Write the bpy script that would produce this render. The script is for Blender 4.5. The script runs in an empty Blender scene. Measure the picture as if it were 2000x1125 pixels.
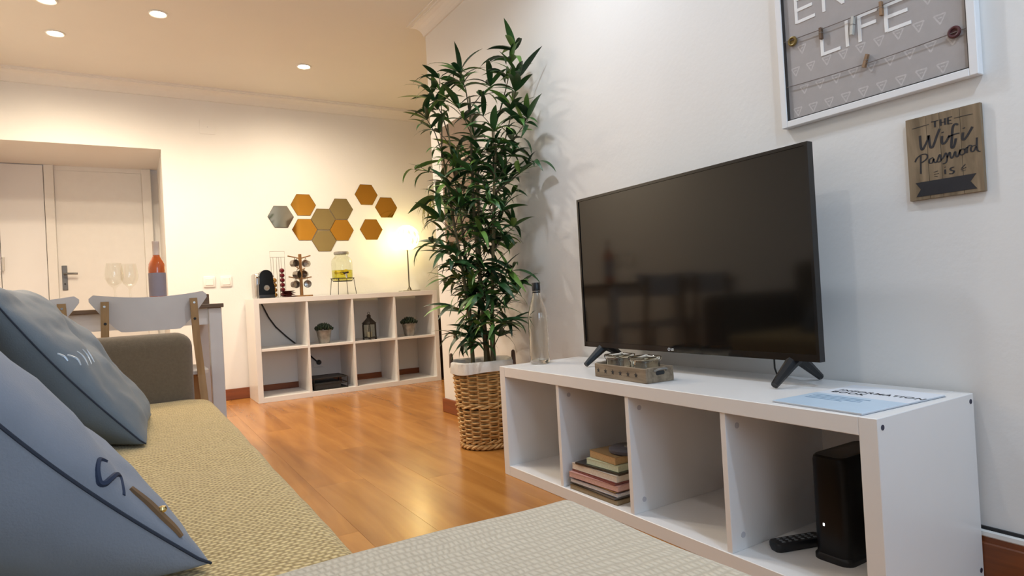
import bpy, bmesh, math, random
from mathutils import Matrix, Vector, noise as mnoise
random.seed(7)
PI = math.pi
scene = bpy.context.scene
COL = scene.collection

# ------------------------------------------------------------------ camera
def lin(r, g, b):
    f = lambda c: ((c / 255.0) / 12.92) if c / 255.0 <= 0.04045 else (((c / 255.0) + 0.055) / 1.055) ** 2.4
    return (f(r), f(g), f(b), 1.0)

cam_d = bpy.data.cameras.new('camera')
cam = bpy.data.objects.new('camera', cam_d)
COL.objects.link(cam)
scene.camera = cam
cR = Vector((0.8543562925695342, -0.5167098148930002, -0.05555441062671767))
cU = Vector((0.043001441914742096, -0.036244589199586, 0.9984173504837576))
cF = Vector((0.5179055911458126, 0.8553930657580728, 0.008746525762365589))
cP = Vector((-1.631019783121912, -0.6898271805251746, 0.7020456904678483))
M = Matrix(((cR.x, cU.x, -cF.x, cP.x), (cR.y, cU.y, -cF.y, cP.y), (cR.z, cU.z, -cF.z, cP.z), (0, 0, 0, 1)))
cam.matrix_world = M
cam_d.sensor_width = 36.0
cam_d.sensor_fit = 'HORIZONTAL'
cam_d.lens = 1233.526 / 2000.0 * 36.0
cam_d.clip_start = 0.02

# ------------------------------------------------------------------ world, exposure, daylight
w = bpy.data.worlds.new('world')
scene.world = w
w.use_nodes = True
bgn = w.node_tree.nodes['Background']
bgn.inputs[0].default_value = (0.55, 0.72, 1.0, 1)
bgn.inputs[1].default_value = 1.0
scene.view_settings.view_transform = 'Standard'
scene.view_settings.look = 'None'
scene.view_settings.gamma = 1.0
scene.view_settings.use_curve_mapping = False
scene.view_settings.exposure = 0.1

def area_light(name, loc, target, sx, sy, power, color):
    d = bpy.data.lights.new(name, 'AREA')
    d.shape = 'RECTANGLE'; d.size = sx; d.size_y = sy; d.energy = power; d.color = color
    o = bpy.data.objects.new(name, d); COL.objects.link(o)
    o.location = loc
    o.rotation_euler = (Vector(target) - Vector(loc)).to_track_quat('-Z', 'Y').to_euler()
    return o
# daylight entering through the window behind the camera
area_light('window_daylight', (-1.2, -2.62, 1.55), (-1.1, 0.4, 1.0), 1.5, 1.25, 32, (0.60, 0.77, 1.0))
WARM = (1.0, 0.83, 0.61)
COOL = (0.82, 0.90, 1.0)
SPOT_WARM = 64.0
SPOT_COOL = 38.0
LAMP_POWER = 5.5

# ------------------------------------------------------------------ materials
MATS = {}
def nodes_of(name):
    m = bpy.data.materials.new(name); m.use_nodes = True
    nt = m.node_tree
    return m, nt, nt.nodes['Principled BSDF']

def mat(name, col, rough=0.5, metal=0.0, trans=0.0, ior=1.45, var=0.06, scale=18.0, bump=0.0, bscale=120.0, emit=None, estr=0.0, coat=0.0, spec=None, alpha=1.0, sheen=0.0):
    """principled material with a procedural colour variation and optional fine relief"""
    if name in MATS: return MATS[name]
    m, nt, b = nodes_of(name)
    N, Lk = nt.nodes, nt.links
    tc = N.new('ShaderNodeTexCoord')
    if var > 0 and trans < 0.5:
        nz = N.new('ShaderNodeTexNoise'); nz.inputs['Scale'].default_value = scale; nz.inputs['Detail'].default_value = 4
        Lk.new(tc.outputs['Object'], nz.inputs['Vector'])
        rp = N.new('ShaderNodeValToRGB')
        rp.color_ramp.elements[0].position = 0.3; rp.color_ramp.elements[1].position = 0.7
        rp.color_ramp.elements[0].color = tuple(c * (1 - var) for c in col[:3]) + (1,)
        rp.color_ramp.elements[1].color = tuple(min(1, c * (1 + var)) for c in col[:3]) + (1,)
        Lk.new(nz.outputs['Fac'], rp.inputs['Fac']); Lk.new(rp.outputs['Color'], b.inputs['Base Color'])
    else:
        b.inputs['Base Color'].default_value = col
    b.inputs['Roughness'].default_value = rough
    b.inputs['Metallic'].default_value = metal
    b.inputs['Transmission Weight'].default_value = trans
    b.inputs['IOR'].default_value = ior
    b.inputs['Coat Weight'].default_value = coat
    b.inputs['Sheen Weight'].default_value = sheen
    if spec is not None: b.inputs['Specular IOR Level'].default_value = spec
    if emit is not None:
        b.inputs['Emission Color'].default_value = emit; b.inputs['Emission Strength'].default_value = estr
    if bump > 0:
        n2 = N.new('ShaderNodeTexNoise'); n2.inputs['Scale'].default_value = bscale; n2.inputs['Detail'].default_value = 3
        Lk.new(tc.outputs['Object'], n2.inputs['Vector'])
        bp = N.new('ShaderNodeBump'); bp.inputs['Strength'].default_value = bump; bp.inputs['Distance'].default_value = 0.01
        Lk.new(n2.outputs['Fac'], bp.inputs['Height']); Lk.new(bp.outputs['Normal'], b.inputs['Normal'])
    MATS[name] = m
    return m

def wood(name, c1, c2, axis='Y', rough=0.35, scale=3.0, stretch=14.0, coat=0.0, rnd=0.0, bump=0.02):
    if name in MATS: return MATS[name]
    m, nt, b = nodes_of(name)
    N, Lk = nt.nodes, nt.links
    tc = N.new('ShaderNodeTexCoord'); mp = N.new('ShaderNodeMapping')
    s = [stretch] * 3; s['XYZ'.index(axis)] = 1.0
    mp.inputs['Scale'].default_value = s
    oi = N.new('ShaderNodeObjectInfo')
    add = N.new('ShaderNodeVectorMath'); add.operation = 'MULTIPLY_ADD'
    comb = N.new('ShaderNodeCombineXYZ')
    for i in range(3): Lk.new(oi.outputs['Random'], comb.inputs[i])
    add.inputs[1].default_value = (37, 53, 29)
    Lk.new(comb.outputs[0], add.inputs[0]); Lk.new(tc.outputs['Object'], add.inputs[2])
    Lk.new(add.outputs[0], mp.inputs['Vector'])
    n1 = N.new('ShaderNodeTexNoise'); n1.inputs['Scale'].default_value = scale; n1.inputs['Detail'].default_value = 6; n1.inputs['Distortion'].default_value = 0.6
    Lk.new(mp.outputs[0], n1.inputs['Vector'])
    rp = N.new('ShaderNodeValToRGB')
    rp.color_ramp.elements[0].position = 0.32; rp.color_ramp.elements[1].position = 0.68
    rp.color_ramp.elements[0].color = c1; rp.color_ramp.elements[1].color = c2
    Lk.new(n1.outputs['Fac'], rp.inputs['Fac'])
    hs = N.new('ShaderNodeHueSaturation')
    mr = N.new('ShaderNodeMapRange'); mr.inputs['To Min'].default_value = 1 - rnd; mr.inputs['To Max'].default_value = 1 + rnd
    Lk.new(oi.outputs['Random'], mr.inputs['Value']); Lk.new(mr.outputs[0], hs.inputs['Value'])
    Lk.new(rp.outputs['Color'], hs.inputs['Color']); Lk.new(hs.outputs['Color'], b.inputs['Base Color'])
    b.inputs['Roughness'].default_value = rough; b.inputs['Coat Weight'].default_value = coat; b.inputs['Coat Roughness'].default_value = 0.15
    bp = N.new('ShaderNodeBump'); bp.inputs['Strength'].default_value = bump * 4; bp.inputs['Distance'].default_value = 0.004
    Lk.new(n1.outputs['Fac'], bp.inputs['Height']); Lk.new(bp.outputs['Normal'], b.inputs['Normal'])
    MATS[name] = m
    return m

def knit(name, dark, light, px, py, rough=0.95, strength=0.8):
    """woven throw: rows of short stitches, period px by py metres"""
    if name in MATS: return MATS[name]
    m, nt, b = nodes_of(name)
    N, Lk = nt.nodes, nt.links
    tc = N.new('ShaderNodeTexCoord')
    wob = N.new('ShaderNodeTexNoise'); wob.inputs['Scale'].default_value = 14.0; wob.inputs['Detail'].default_value = 4
    Lk.new(tc.outputs['Object'], wob.inputs['Vector'])
    vm = N.new('ShaderNodeVectorMath'); vm.operation = 'MULTIPLY_ADD'; vm.inputs[1].default_value = (0.022, 0.022, 0.0)
    Lk.new(wob.outputs['Color'], vm.inputs[0]); Lk.new(tc.outputs['Object'], vm.inputs[2])
    mp = N.new('ShaderNodeMapping'); mp.inputs['Scale'].default_value = (1 / px, 1 / py, 1 / py)
    Lk.new(vm.outputs[0], mp.inputs['Vector'])
    br = N.new('ShaderNodeTexBrick')
    br.inputs['Scale'].default_value = 1.0; br.inputs['Brick Width'].default_value = 1.0; br.inputs['Row Height'].default_value = 1.0
    br.inputs['Mortar Size'].default_value = 0.36; br.inputs['Mortar Smooth'].default_value = 1.0
    br.inputs['Color1'].default_value = (1, 1, 1, 1); br.inputs['Color2'].default_value = (0.8, 0.8, 0.8, 1); br.inputs['Mortar'].default_value = (0, 0, 0, 1)
    Lk.new(mp.outputs[0], br.inputs['Vector'])
    nz = N.new('ShaderNodeTexNoise'); nz.inputs['Scale'].default_value = 140.0; nz.inputs['Detail'].default_value = 3
    Lk.new(tc.outputs['Object'], nz.inputs['Vector'])
    mx = N.new('ShaderNodeMix'); mx.data_type = 'FLOAT'; mx.inputs[0].default_value = 0.5
    Lk.new(br.outputs['Color'], mx.inputs[2]); Lk.new(nz.outputs['Fac'], mx.inputs[3])
    rp = N.new('ShaderNodeValToRGB')
    rp.color_ramp.elements[0].position = 0.15; rp.color_ramp.elements[1].position = 0.75
    rp.color_ramp.elements[0].color = dark; rp.color_ramp.elements[1].color = light
    Lk.new(mx.outputs[0], rp.inputs['Fac']); Lk.new(rp.outputs['Color'], b.inputs['Base Color'])
    b.inputs['Roughness'].default_value = rough; b.inputs['Sheen Weight'].default_value = 0.2; b.inputs['Specular IOR Level'].default_value = 0.15
    bp = N.new('ShaderNodeBump'); bp.inputs['Strength'].default_value = strength; bp.inputs['Distance'].default_value = 0.003
    Lk.new(mx.outputs[0], bp.inputs['Height']); Lk.new(bp.outputs['Normal'], b.inputs['Normal'])
    MATS[name] = m
    return m

def emission(name, col, strength):
    if name in MATS: return MATS[name]
    m = bpy.data.materials.new(name); m.use_nodes = True
    nt = m.node_tree; nt.nodes.clear()
    e = nt.nodes.new('ShaderNodeEmission'); e.inputs[0].default_value = col; e.inputs[1].default_value = strength
    o = nt.nodes.new('ShaderNodeOutputMaterial'); nt.links.new(e.outputs[0], o.inputs[0])
    MATS[name] = m
    return m

def glass(name, col=(1, 1, 1, 1), rough=0.0, thin=0.75):
    """clear glass: sharp reflections over a mostly see-through body"""
    if name in MATS: return MATS[name]
    m = bpy.data.materials.new(name); m.use_nodes = True
    nt = m.node_tree; nt.nodes.clear()
    g = nt.nodes.new('ShaderNodeBsdfGlossy'); g.inputs['Roughness'].default_value = 0.03
    t = nt.nodes.new('ShaderNodeBsdfTransparent'); t.inputs[0].default_value = col
    lw = nt.nodes.new('ShaderNodeLayerWeight'); lw.inputs['Blend'].default_value = 0.22
    mr = nt.nodes.new('ShaderNodeMapRange'); mr.inputs['To Min'].default_value = 0.04; mr.inputs['To Max'].default_value = thin
    nt.links.new(lw.outputs['Facing'], mr.inputs['Value'])
    mx = nt.nodes.new('ShaderNodeMixShader')
    nt.links.new(mr.outputs[0], mx.inputs[0]); nt.links.new(t.outputs[0], mx.inputs[1]); nt.links.new(g.outputs[0], mx.inputs[2])
    o = nt.nodes.new('ShaderNodeOutputMaterial'); nt.links.new(mx.outputs[0], o.inputs[0])
    MATS[name] = m
    return m

m_wall = mat('wall_paint', (0.80, 0.79, 0.77, 1), 0.65, var=0.015, scale=3, bump=0.06, bscale=60)
m_ceil = mat('ceiling_paint', (0.76, 0.74, 0.70, 1), 0.8, var=0.015, scale=2)
m_trim = mat('plaster_trim', (0.80, 0.78, 0.74, 1), 0.6, var=0.01)
m_floor = wood('laminate', lin(158, 103, 46), lin(190, 131, 64), 'Y', rough=0.26, scale=1.3, stretch=9, rnd=0.05, coat=0.10, bump=0.0)
m_floorbase = mat('floor_joint', lin(80, 45, 22), 0.8)
m_skirt = wood('skirting_wood', lin(112, 58, 28), lin(140, 76, 38), 'Y', rough=0.4, rnd=0.02)
m_skirtx = wood('skirting_wood_x', lin(112, 58, 28), lin(140, 76, 38), 'X', rough=0.4, rnd=0.02)
m_white = mat('white_lacquer', (0.80, 0.79, 0.78, 1), 0.32, var=0.01, scale=6)
m_whitepaint = mat('white_paint', (0.78, 0.76, 0.72, 1), 0.4, var=0.015)
m_whiteplastic = mat('white_plastic', (0.82, 0.81, 0.78, 1), 0.35, var=0.0)
m_black = mat('black_plastic', (0.012, 0.013, 0.016, 1), 0.35, var=0.0)
m_blackmatte = mat('black_matte', (0.02, 0.02, 0.022, 1), 0.6, var=0.1)
m_gloss = mat('black_gloss', (0.008, 0.008, 0.009, 1), 0.12, var=0.0)
m_screen = mat('screen_panel', (0.004, 0.004, 0.004, 1), 0.085, var=0.0, spec=0.55)
m_steel = mat('brushed_steel', (0.55, 0.54, 0.52, 1), 0.28, metal=1.0, var=0.05, scale=60)
m_chrome = mat('chrome', (0.75, 0.74, 0.72, 1), 0.1, metal=1.0, var=0.0)
m_darkmetal = mat('dark_metal', (0.035, 0.032, 0.03, 1), 0.45, metal=0.6, var=0.1)
m_zinc = mat('zinc', (0.28, 0.27, 0.25, 1), 0.5, metal=0.55, var=0.3, scale=26)
m_birch = wood('birch', lin(150, 115, 70), lin(176, 140, 92), 'Z', rough=0.5, scale=4, stretch=10)
m_brownwood = wood('brown_wood', lin(88, 66, 45), lin(112, 87, 60), 'X', rough=0.5, scale=4, stretch=10)
m_treewood = wood('tree_wood', lin(120, 84, 44), lin(150, 108, 62), 'Z', rough=0.5, scale=8, stretch=6)
m_sofa = mat('sofa_cloth', lin(114, 99, 80), 0.95, var=0.08, scale=120, bump=0.3, bscale=600, sheen=0.2, spec=0.15)
m_throw = knit('yellow_throw', lin(144, 116, 66), lin(228, 202, 144), 0.011, 0.0075)
m_throw2 = knit('grey_throw', lin(180, 166, 144), lin(206, 193, 171), 0.0065, 0.012, strength=0.45)
m_pill1 = mat('pillow_blue', lin(122, 127, 138), 0.85, var=0.10, scale=7, bump=0.12, bscale=400, sheen=0.15, spec=0.2)
m_pill2 = mat('pillow_grey', lin(98, 108, 117), 0.55, var=0.10, scale=6, bump=0.08, bscale=300, sheen=0.1, spec=0.35)
m_pipe = mat('dark_piping', lin(38, 44, 58), 0.8, var=0.05)
m_glass = glass('clear_glass', (0.96, 0.98, 0.97, 1))
m_glassd = mat('bottle_glass', (0.93, 0.93, 0.90, 1), 0.0, trans=1.0, ior=1.45, var=0)
m_leaf = None

# ------------------------------------------------------------------ mesh helpers
class MB:
    def __init__(s): s.v = []; s.f = []
    def add(s, verts, faces, mtx=None):
        n = len(s.v)
        if mtx is not None: verts = [tuple(mtx @ Vector(p)) for p in verts]
        s.v += [tuple(p) for p in verts]; s.f += [tuple(i + n for i in f) for f in faces]
        return s
    def box(s, x0, x1, y0, y1, z0, z1, mtx=None):
        V = [(x, y, z) for z in (z0, z1) for y in (y0, y1) for x in (x0, x1)]
        F = [(0, 2, 3, 1), (4, 5, 7, 6), (0, 1, 5, 4), (2, 6, 7, 3), (0, 4, 6, 2), (1, 3, 7, 5)]
        return s.add(V, F, mtx)
    def rbox(s, x0, x1, y0, y1, z0, z1, b=0.004, seg=2, mtx=None):
        bm = bmesh.new(); bmesh.ops.create_cube(bm, size=1.0)
        for v in bm.verts:
            v.co = Vector(((x0 + x1) / 2 + v.co.x * (x1 - x0), (y0 + y1) / 2 + v.co.y * (y1 - y0), (z0 + z1) / 2 + v.co.z * (z1 - z0)))
        bmesh.ops.bevel(bm, geom=bm.edges[:], offset=b, segments=seg, affect='EDGES', profile=0.5)
        s._bm(bm, mtx); return s
    def _bm(s, bm, mtx=None):
        bm.verts.index_update()
        s.add([tuple(v.co) for v in bm.verts], [tuple(v.index for v in f.verts) for f in bm.faces], mtx); bm.free()
    def lathe(s, prof, n=24, c=(0, 0, 0), mtx=None, capb=True, capt=True):
        V = []; F = []
        for r, z in prof:
            for i in range(n):
                a = 2 * PI * i / n; V.append((c[0] + r * math.cos(a), c[1] + r * math.sin(a), c[2] + z))
        for k in range(len(prof) - 1):
            for i in range(n):
                j = (i + 1) % n; F.append((k * n + i, k * n + j, (k + 1) * n + j, (k + 1) * n + i))
        if capb: F.append(tuple(range(n - 1, -1, -1)))
        if capt: F.append(tuple((len(prof) - 1) * n + i for i in range(n)))
        return s.add(V, F, mtx)
    def tube(s, path, r, n=8, mtx=None, closed=False):
        P = [Vector(p) for p in path]; m = len(P)
        rr = r if isinstance(r, (list, tuple)) else [r] * m
        V = []; F = []; up = None
        for i, p in enumerate(P):
            if closed: t = (P[(i + 1) % m] - P[i - 1])
            else: t = P[min(i + 1, m - 1)] - P[max(i - 1, 0)]
            t = t.normalized() if t.length > 1e-9 else Vector((0, 0, 1))
            if up is None:
                up = Vector((0, 0, 1)) if abs(t.z) < 0.9 else Vector((1, 0, 0))
            a = up - t * up.dot(t)
            if a.length < 1e-5: a = t.orthogonal()
            a.normalize(); b = t.cross(a); up = a
            for k in range(n):
                an = 2 * PI * k / n; V.append(tuple(p + (a * math.cos(an) + b * math.sin(an)) * rr[i]))
        rng = m if closed else m - 1
        for i in range(rng):
            i2 = (i + 1) % m
            for k in range(n):
                k2 = (k + 1) % n; F.append((i * n + k, i * n + k2, i2 * n + k2, i2 * n + k))
        if not closed:
            F.append(tuple(range(n - 1, -1, -1))); F.append(tuple((m - 1) * n + k for k in range(n)))
        return s.add(V, F, mtx)
    def prism(s, poly, h0, h1, plane='XY', mtx=None):
        """polygon extruded between h0 and h1 along the third axis"""
        n = len(poly)
        def pt(a, b, h): return {'XY': (a, b, h), 'XZ': (a, h, b), 'YZ': (h, a, b)}[plane]
        V = [pt(a, b, h0) for a, b in poly] + [pt(a, b, h1) for a, b in poly]
        F = [tuple(range(n - 1, -1, -1)), tuple(range(n, 2 * n))] + [(i, (i + 1) % n, n + (i + 1) % n, n + i) for i in range(n)]
        return s.add(V, F, mtx)
    def mesh(s, name, smooth=False, angle=40):
        me = bpy.data.meshes.new(name); me.from_pydata(s.v, [], s.f); me.update()
        bm = bmesh.new(); bm.from_mesh(me); bmesh.ops.recalc_face_normals(bm, faces=bm.faces[:])
        if smooth:
            for f in bm.faces: f.smooth = True
            ca = math.radians(angle)
            for e in bm.edges:
                if len(e.link_faces) == 2 and e.calc_face_angle(0) > ca: e.smooth = False
        bm.to_mesh(me); bm.free()
        return me
    def build(s, name, m, parent=None, smooth=False, angle=40):
        return link(name, s.mesh(name, smooth, angle), m, parent)

def link(name, me, m=None, parent=None):
    o = bpy.data.objects.new(name, me); COL.objects.link(o)
    if m is not None and len(me.materials) == 0: me.materials.append(m)
    if parent is not None: o.parent = parent
    return o
def tag(o, label, cat, group=None):
    o['label'] = label; o['category'] = cat
    if group: o['group'] = group
    return o
def thing(name, label, cat, loc=(0, 0, 0), rz=0.0, group=None):
    o = bpy.data.objects.new(name, None); COL.objects.link(o)
    o.empty_display_size = 0.05
    o.location = loc; o.rotation_euler = (0, 0, rz)
    return tag(o, label, cat, group)
def struct(name, mb, m, parent=None, smooth=False):
    o = mb.build(name, m, parent, smooth)
    if parent is None: o['kind'] = 'structure'
    return o
def dup(root, loc, rz, label, group=None):
    r = root.copy(); COL.objects.link(r); r.location = loc; r.rotation_euler = (0, 0, rz); r['label'] = label
    if group: r['group'] = group
    for ch in list(root.children):
        c = ch.copy(); COL.objects.link(c); c.parent = r
        for g in list(ch.children):
            d = g.copy(); COL.objects.link(d); d.parent = c
    return r
def text_mesh(body, size, extrude=0.0005, bold=0.0, spacing=1.0, shear=0.0, align='LEFT'):
    cu = bpy.data.curves.new('lettering', 'FONT'); cu.body = body; cu.size = size; cu.extrude = extrude
    cu.offset = bold; cu.space_character = spacing; cu.shear = shear; cu.align_x = align; cu.resolution_u = 3
    o = bpy.data.objects.new('lettering', cu); COL.objects.link(o)
    dg = bpy.context.evaluated_depsgraph_get(); dg.update()
    me = bpy.data.meshes.new_from_object(o.evaluated_get(dg))
    bpy.data.objects.remove(o); bpy.data.curves.remove(cu)
    return me
def arc(cx, cy, r, a0, a1, n):
    return [(cx + r * math.cos(math.radians(a0 + (a1 - a0) * i / n)), cy + r * math.sin(math.radians(a0 + (a1 - a0) * i / n))) for i in range(n + 1)]
def rrect(x0, x1, y0, y1, r, n=5):
    return arc(x1 - r, y1 - r, r, 0, 90, n) + arc(x0 + r, y1 - r, r, 90, 180, n) + arc(x0 + r, y0 + r, r, 180, 270, n) + arc(x1 - r, y0 + r, r, 270, 360, n)

# ================================================================== THE SETTING
XL, YR, YB, ZC = -2.6, -2.4, 4.65, 2.40      # left wall, rear wall, back wall, ceiling
YC = 2.87                                    # end of the television wall
XA = 2.0                                     # far side of the recess behind that wall
OX, OZ, YH = -1.385, 1.92, 5.45              # opening to the hall: right jamb, soffit, hall door plane

fl = struct('floor', MB().box(XL, 0, YR, YB, -0.05, -0.008).box(0, XA, YC, YB, -0.05, -0.008).box(XL, OX, YB, YH + 0.06, -0.05, -0.008), m_floorbase)
plank_cache = {}
def plank(x0, x1, y0, y1):
    k = (round(x1 - x0, 3), round(y1 - y0, 3))
    if k not in plank_cache:
        g = 0.00025
        a, b_ = k[0] / 2 - g, k[1] / 2 - g
        mb = MB(); c = 0.0004
        V = [(-a, -b_, -0.008), (a, -b_, -0.008), (a, b_, -0.008), (-a, b_, -0.008), (-a, -b_, -c), (a, -b_, -c), (a, b_, -c), (-a, b_, -c),
             (-a + c, -b_ + c, 0), (a - c, -b_ + c, 0), (a - c, b_ - c, 0), (-a + c, b_ - c, 0)]
        F = [(3, 2, 1, 0), (8, 9, 10, 11)] + [(i, (i + 1) % 4, 4 + (i + 1) % 4, 4 + i) for i in range(4)] + [(4 + i, 4 + (i + 1) % 4, 8 + (i + 1) % 4, 8 + i) for i in range(4)]
        mb.add(V, F); plank_cache[k] = mb.mesh('plank')
    o = link('plank', plank_cache[k], m_floor, fl)
    o.location = ((x0 + x1) / 2, (y0 + y1) / 2, 0)
PW, PL = 0.195, 1.29
k = -11
while True:
    xa = -0.476 + k * PW; xb = xa + PW; k += 1
    if xa >= XA: break
    xa_, xb_ = max(xa, XL), min(xb, XA)
    if xb_ - xa_ < 0.01: continue
    mid = (xa_ + xb_) / 2
    spans = [(xa_, xb_, YR if mid < 0 else YC, YB)]
    if xa < 0 < xb: spans = [(xa_, 0.0, YR, YC), (xa_, xb_, YC, YB)]
    if xb_ <= OX + 0.02: spans = [(xa_, xb_, YR, YH)]
    for sx0, sx1, lo, hi in spans:
        y = YR - PL + ((k * 0.43 + 0.11) % 1.0) * PL
        while y < hi:
            a, b_ = max(y, lo), min(y + PL, hi)
            if b_ - a > 0.03: plank(sx0, sx1, a, b_)
            y += PL
# walls
struct('wall_right', MB().box(0, 0.15, YR - 0.1, YC, -0.05, ZC), m_wall)
struct('wall_alcove_front', MB().box(0.15, XA, YC - 0.12, YC, -0.05, ZC), m_wall)
struct('wall_alcove_right', MB().box(XA, XA + 0.1, YC - 0.12, YB, -0.05, ZC), m_wall)
struct('wall_back', MB().box(OX, XA + 0.1, YB, YH + 0.1, -0.05, ZC).box(XL - 0.1, OX, YB, YH, OZ, ZC), m_wall)
struct('wall_left', MB().box(XL - 0.1, XL, YR - 0.1, YB, -0.05, ZC).box(XL - 0.1, XL, YB, YH + 0.1, -0.05, OZ), m_wall)
WX0, WX1, WZ0, WZ1 = -2.0, -0.4, 0.9, 2.15
struct('wall_rear', MB().box(XL, 0, YR - 0.12, YR, -0.05, WZ0).box(XL, 0, YR - 0.12, YR, WZ1, ZC).box(XL, WX0, YR - 0.12, YR, WZ0, WZ1).box(WX1, 0, YR - 0.12, YR, WZ0, WZ1), m_wall)
struct('ceiling', MB().box(XL - 0.1, XA + 0.1, YR - 0.12, YB, ZC, ZC + 0.08), m_ceil)
# hall wall holding the doors
struct('wall_hall', MB().box(XL, OX, YH + 0.02, YH + 0.1, -0.05, OZ + 0.05), m_wall)
# window behind the camera
wn = struct('window_1', MB().box(WX0, WX1, YR - 0.1, YR - 0.05, WZ0, WZ0 + 0.05).box(WX0, WX1, YR - 0.1, YR - 0.05, WZ1 - 0.05, WZ1).box(WX0, WX0 + 0.05, YR - 0.1, YR - 0.05, WZ0, WZ1).box(WX1 - 0.05, WX1, YR - 0.1, YR - 0.05, WZ0, WZ1).box(-1.225, -1.175, YR - 0.1, YR - 0.05, WZ0, WZ1), m_whitepaint)
for a, b_ in ((WX0 + 0.05, -1.225), (-1.175, WX1 - 0.05)):
    MB().box(a, b_, YR - 0.08, YR - 0.072, WZ0 + 0.05, WZ1 - 0.05).build('pane', m_glass, wn)
# baseboards
BH, BT = 0.085, 0.013
struct('baseboard_right', MB().rbox(-BT, 0, YR + 0.0, YC + BT, 0, BH, 0.003, 1), m_skirt)
struct('baseboard_alcove', MB().rbox(0, XA, YC, YC + BT, 0, BH, 0.003, 1), m_skirtx)
struct('baseboard_back', MB().rbox(OX, XA, YB - BT, YB, 0, BH, 0.003, 1), m_skirtx)
struct('baseboard_left', MB().rbox(XL, XL + BT, YR, YB, 0, BH, 0.003, 1), m_skirt)
# cable trunking running on top of the right baseboard
ct = struct('trim_5', MB().rbox(-0.012, 0, YR, 0.02, BH + 0.012, BH + 0.027, 0.003, 1), m_whiteplastic)
MB().box(-0.006, 0, YR, 0.02, BH + 0.027, BH + 0.034).build('shadow_gap', m_blackmatte, ct)
MB().box(-0.008, 0, YR, 0.02, BH, BH + 0.012).build('shadow_gap', m_skirt, ct)
# crown moulding (coved cornice)
prof = [(0, -0.085), (0.010, -0.085), (0.010, -0.078), (0.014, -0.066), (0.024, -0.046), (0.038, -0.030), (0.056, -0.020), (0.066, -0.018), (0.066, -0.010), (0.085, -0.010), (0.085, 0), (0, 0)]
def cornice(name, path, inward):
    """path: plan points; inward: offset direction per point (mitred)"""
    V = []; F = []; n = len(prof)
    for (px, py), (ix, iy) in zip(path, inward):
        for d, z in prof: V.append((px + ix * d, py + iy * d, ZC + z))
    for i in range(len(path) - 1):
        for k in range(n):
            F.append((i * n + k, i * n + (k + 1) % n, (i + 1) * n + (k + 1) % n, (i + 1) * n + k))
    F.append(tuple(range(n))); F.append(tuple((len(path) - 1) * n + k for k in range(n)))
    return struct(name, MB().add(V, F), m_trim)
cornice('trim_1', [(0, YR), (0, YC), (XA, YC)], [(-1, 0), (-1, 1), (0, 1)])
cornice('trim_2', [(XL, YB), (XA, YB)], [(0, -1), (0, -1)])
cornice('trim_3', [(XL, YR), (XL, YB)], [(1, 0), (1, 0)])

# hall door, its casing and the wardrobe beside it
d1 = struct('door_1', MB().rbox(-2.105, -1.504, YH - 0.005, YH + 0.02, 0.005, 1.885, 0.003, 1), m_whitepaint)
m_hw = mat('door_hardware', (0.16, 0.16, 0.16, 1), 0.4, metal=0.6, var=0.1)
esc = MB().rbox(-2.082, -2.046, YH - 0.013, YH - 0.005, 0.925, 1.122, 0.003, 2).build('escutcheon', m_hw, d1)
MB().tube([(-2.063, YH - 0.01, 1.055), (-2.063, YH - 0.05, 1.055), (-2.05, YH - 0.056, 1.055), (-1.975, YH - 0.056, 1.053)], 0.008, 8).build('handle', m_hw, d1, True)
MB().lathe([(0.006, 0), (0.006, 0.003)], 12, mtx=Matrix.Translation((-2.064, YH - 0.013, 0.975)) @ Matrix.Rotation(PI / 2, 4, 'X')).build('keyhole', m_darkmetal, d1)
cs = struct('trim_4', MB().rbox(-2.168, -2.105, YH - 0.03, YH + 0.02, 0, OZ, 0.003, 1).rbox(-1.504, -1.436, YH - 0.03, YH + 0.02, 0, OZ, 0.003, 1).box(-2.105, -1.504, YH - 0.004, YH + 0.02, 1.885, OZ), m_whitepaint)
d2 = struct('door_2', MB().rbox(-2.455, -2.172, YH - 0.02, YH + 0.02, 0.02, OZ - 0.004, 0.003, 1), m_white)
MB().tube([(-2.447, YH - 0.02, 1.19), (-2.437, YH - 0.05, 1.19), (-2.437, YH - 0.05, 1.09), (-2.447, YH - 0.02, 1.09)], 0.006, 8).build('handle', m_chrome, d2, True)
d3 = struct('door_3', MB().rbox(XL, -2.459, YH - 0.02, YH + 0.02, 0.02, OZ - 0.004, 0.003, 1), m_white)

# ================================================================== CEILING DOWNLIGHTS
m_bulbw = emission('downlight_glow', (1.0, 0.86, 0.62, 1), 30.0)
m_bulbc = emission('downlight_glow_cool', (0.95, 0.97, 1.0, 1), 30.0)
def downlight(x, y, label, warm=True, power=None, group='ceiling downlights', tint=None):
    t = thing('ceiling_downlight', label, 'downlight', (x, y, ZC), group=group)
    MB().lathe([(0.038, -0.001), (0.050, -0.001), (0.050, -0.005), (0.045, -0.008), (0.039, -0.005), (0.038, -0.001)], 28, capb=False, capt=False).build('trim_ring', m_whiteplastic, t, True)
    MB().lathe([(0.039, -0.0015), (0.039, -0.004)], 24).build('lens', m_bulbw if warm else m_bulbc, t)
    d = bpy.data.lights.new('spot_light', 'SPOT'); d.energy = power or (SPOT_WARM if warm else SPOT_COOL)
    d.color = tint or (WARM if warm else COOL); d.spot_size = math.radians(172); d.spot_blend = 0.85; d.shadow_soft_size = 0.04
    o = bpy.data.objects.new('downlight_beam', d); COL.objects.link(o); o.location = (x, y, ZC - 0.02)
downlight(-1.424, 3.356, 'ceiling downlight near the top edge, second from the right')
downlight(-1.942, 3.871, 'ceiling downlight above the hall opening, lower of the two at far left')
downlight(-0.501, 3.864, 'rightmost ceiling downlight, above the hexagonal mirrors')
downlight(-1.941, 3.407, 'ceiling downlight cut off by the top left edge of the picture')
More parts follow.
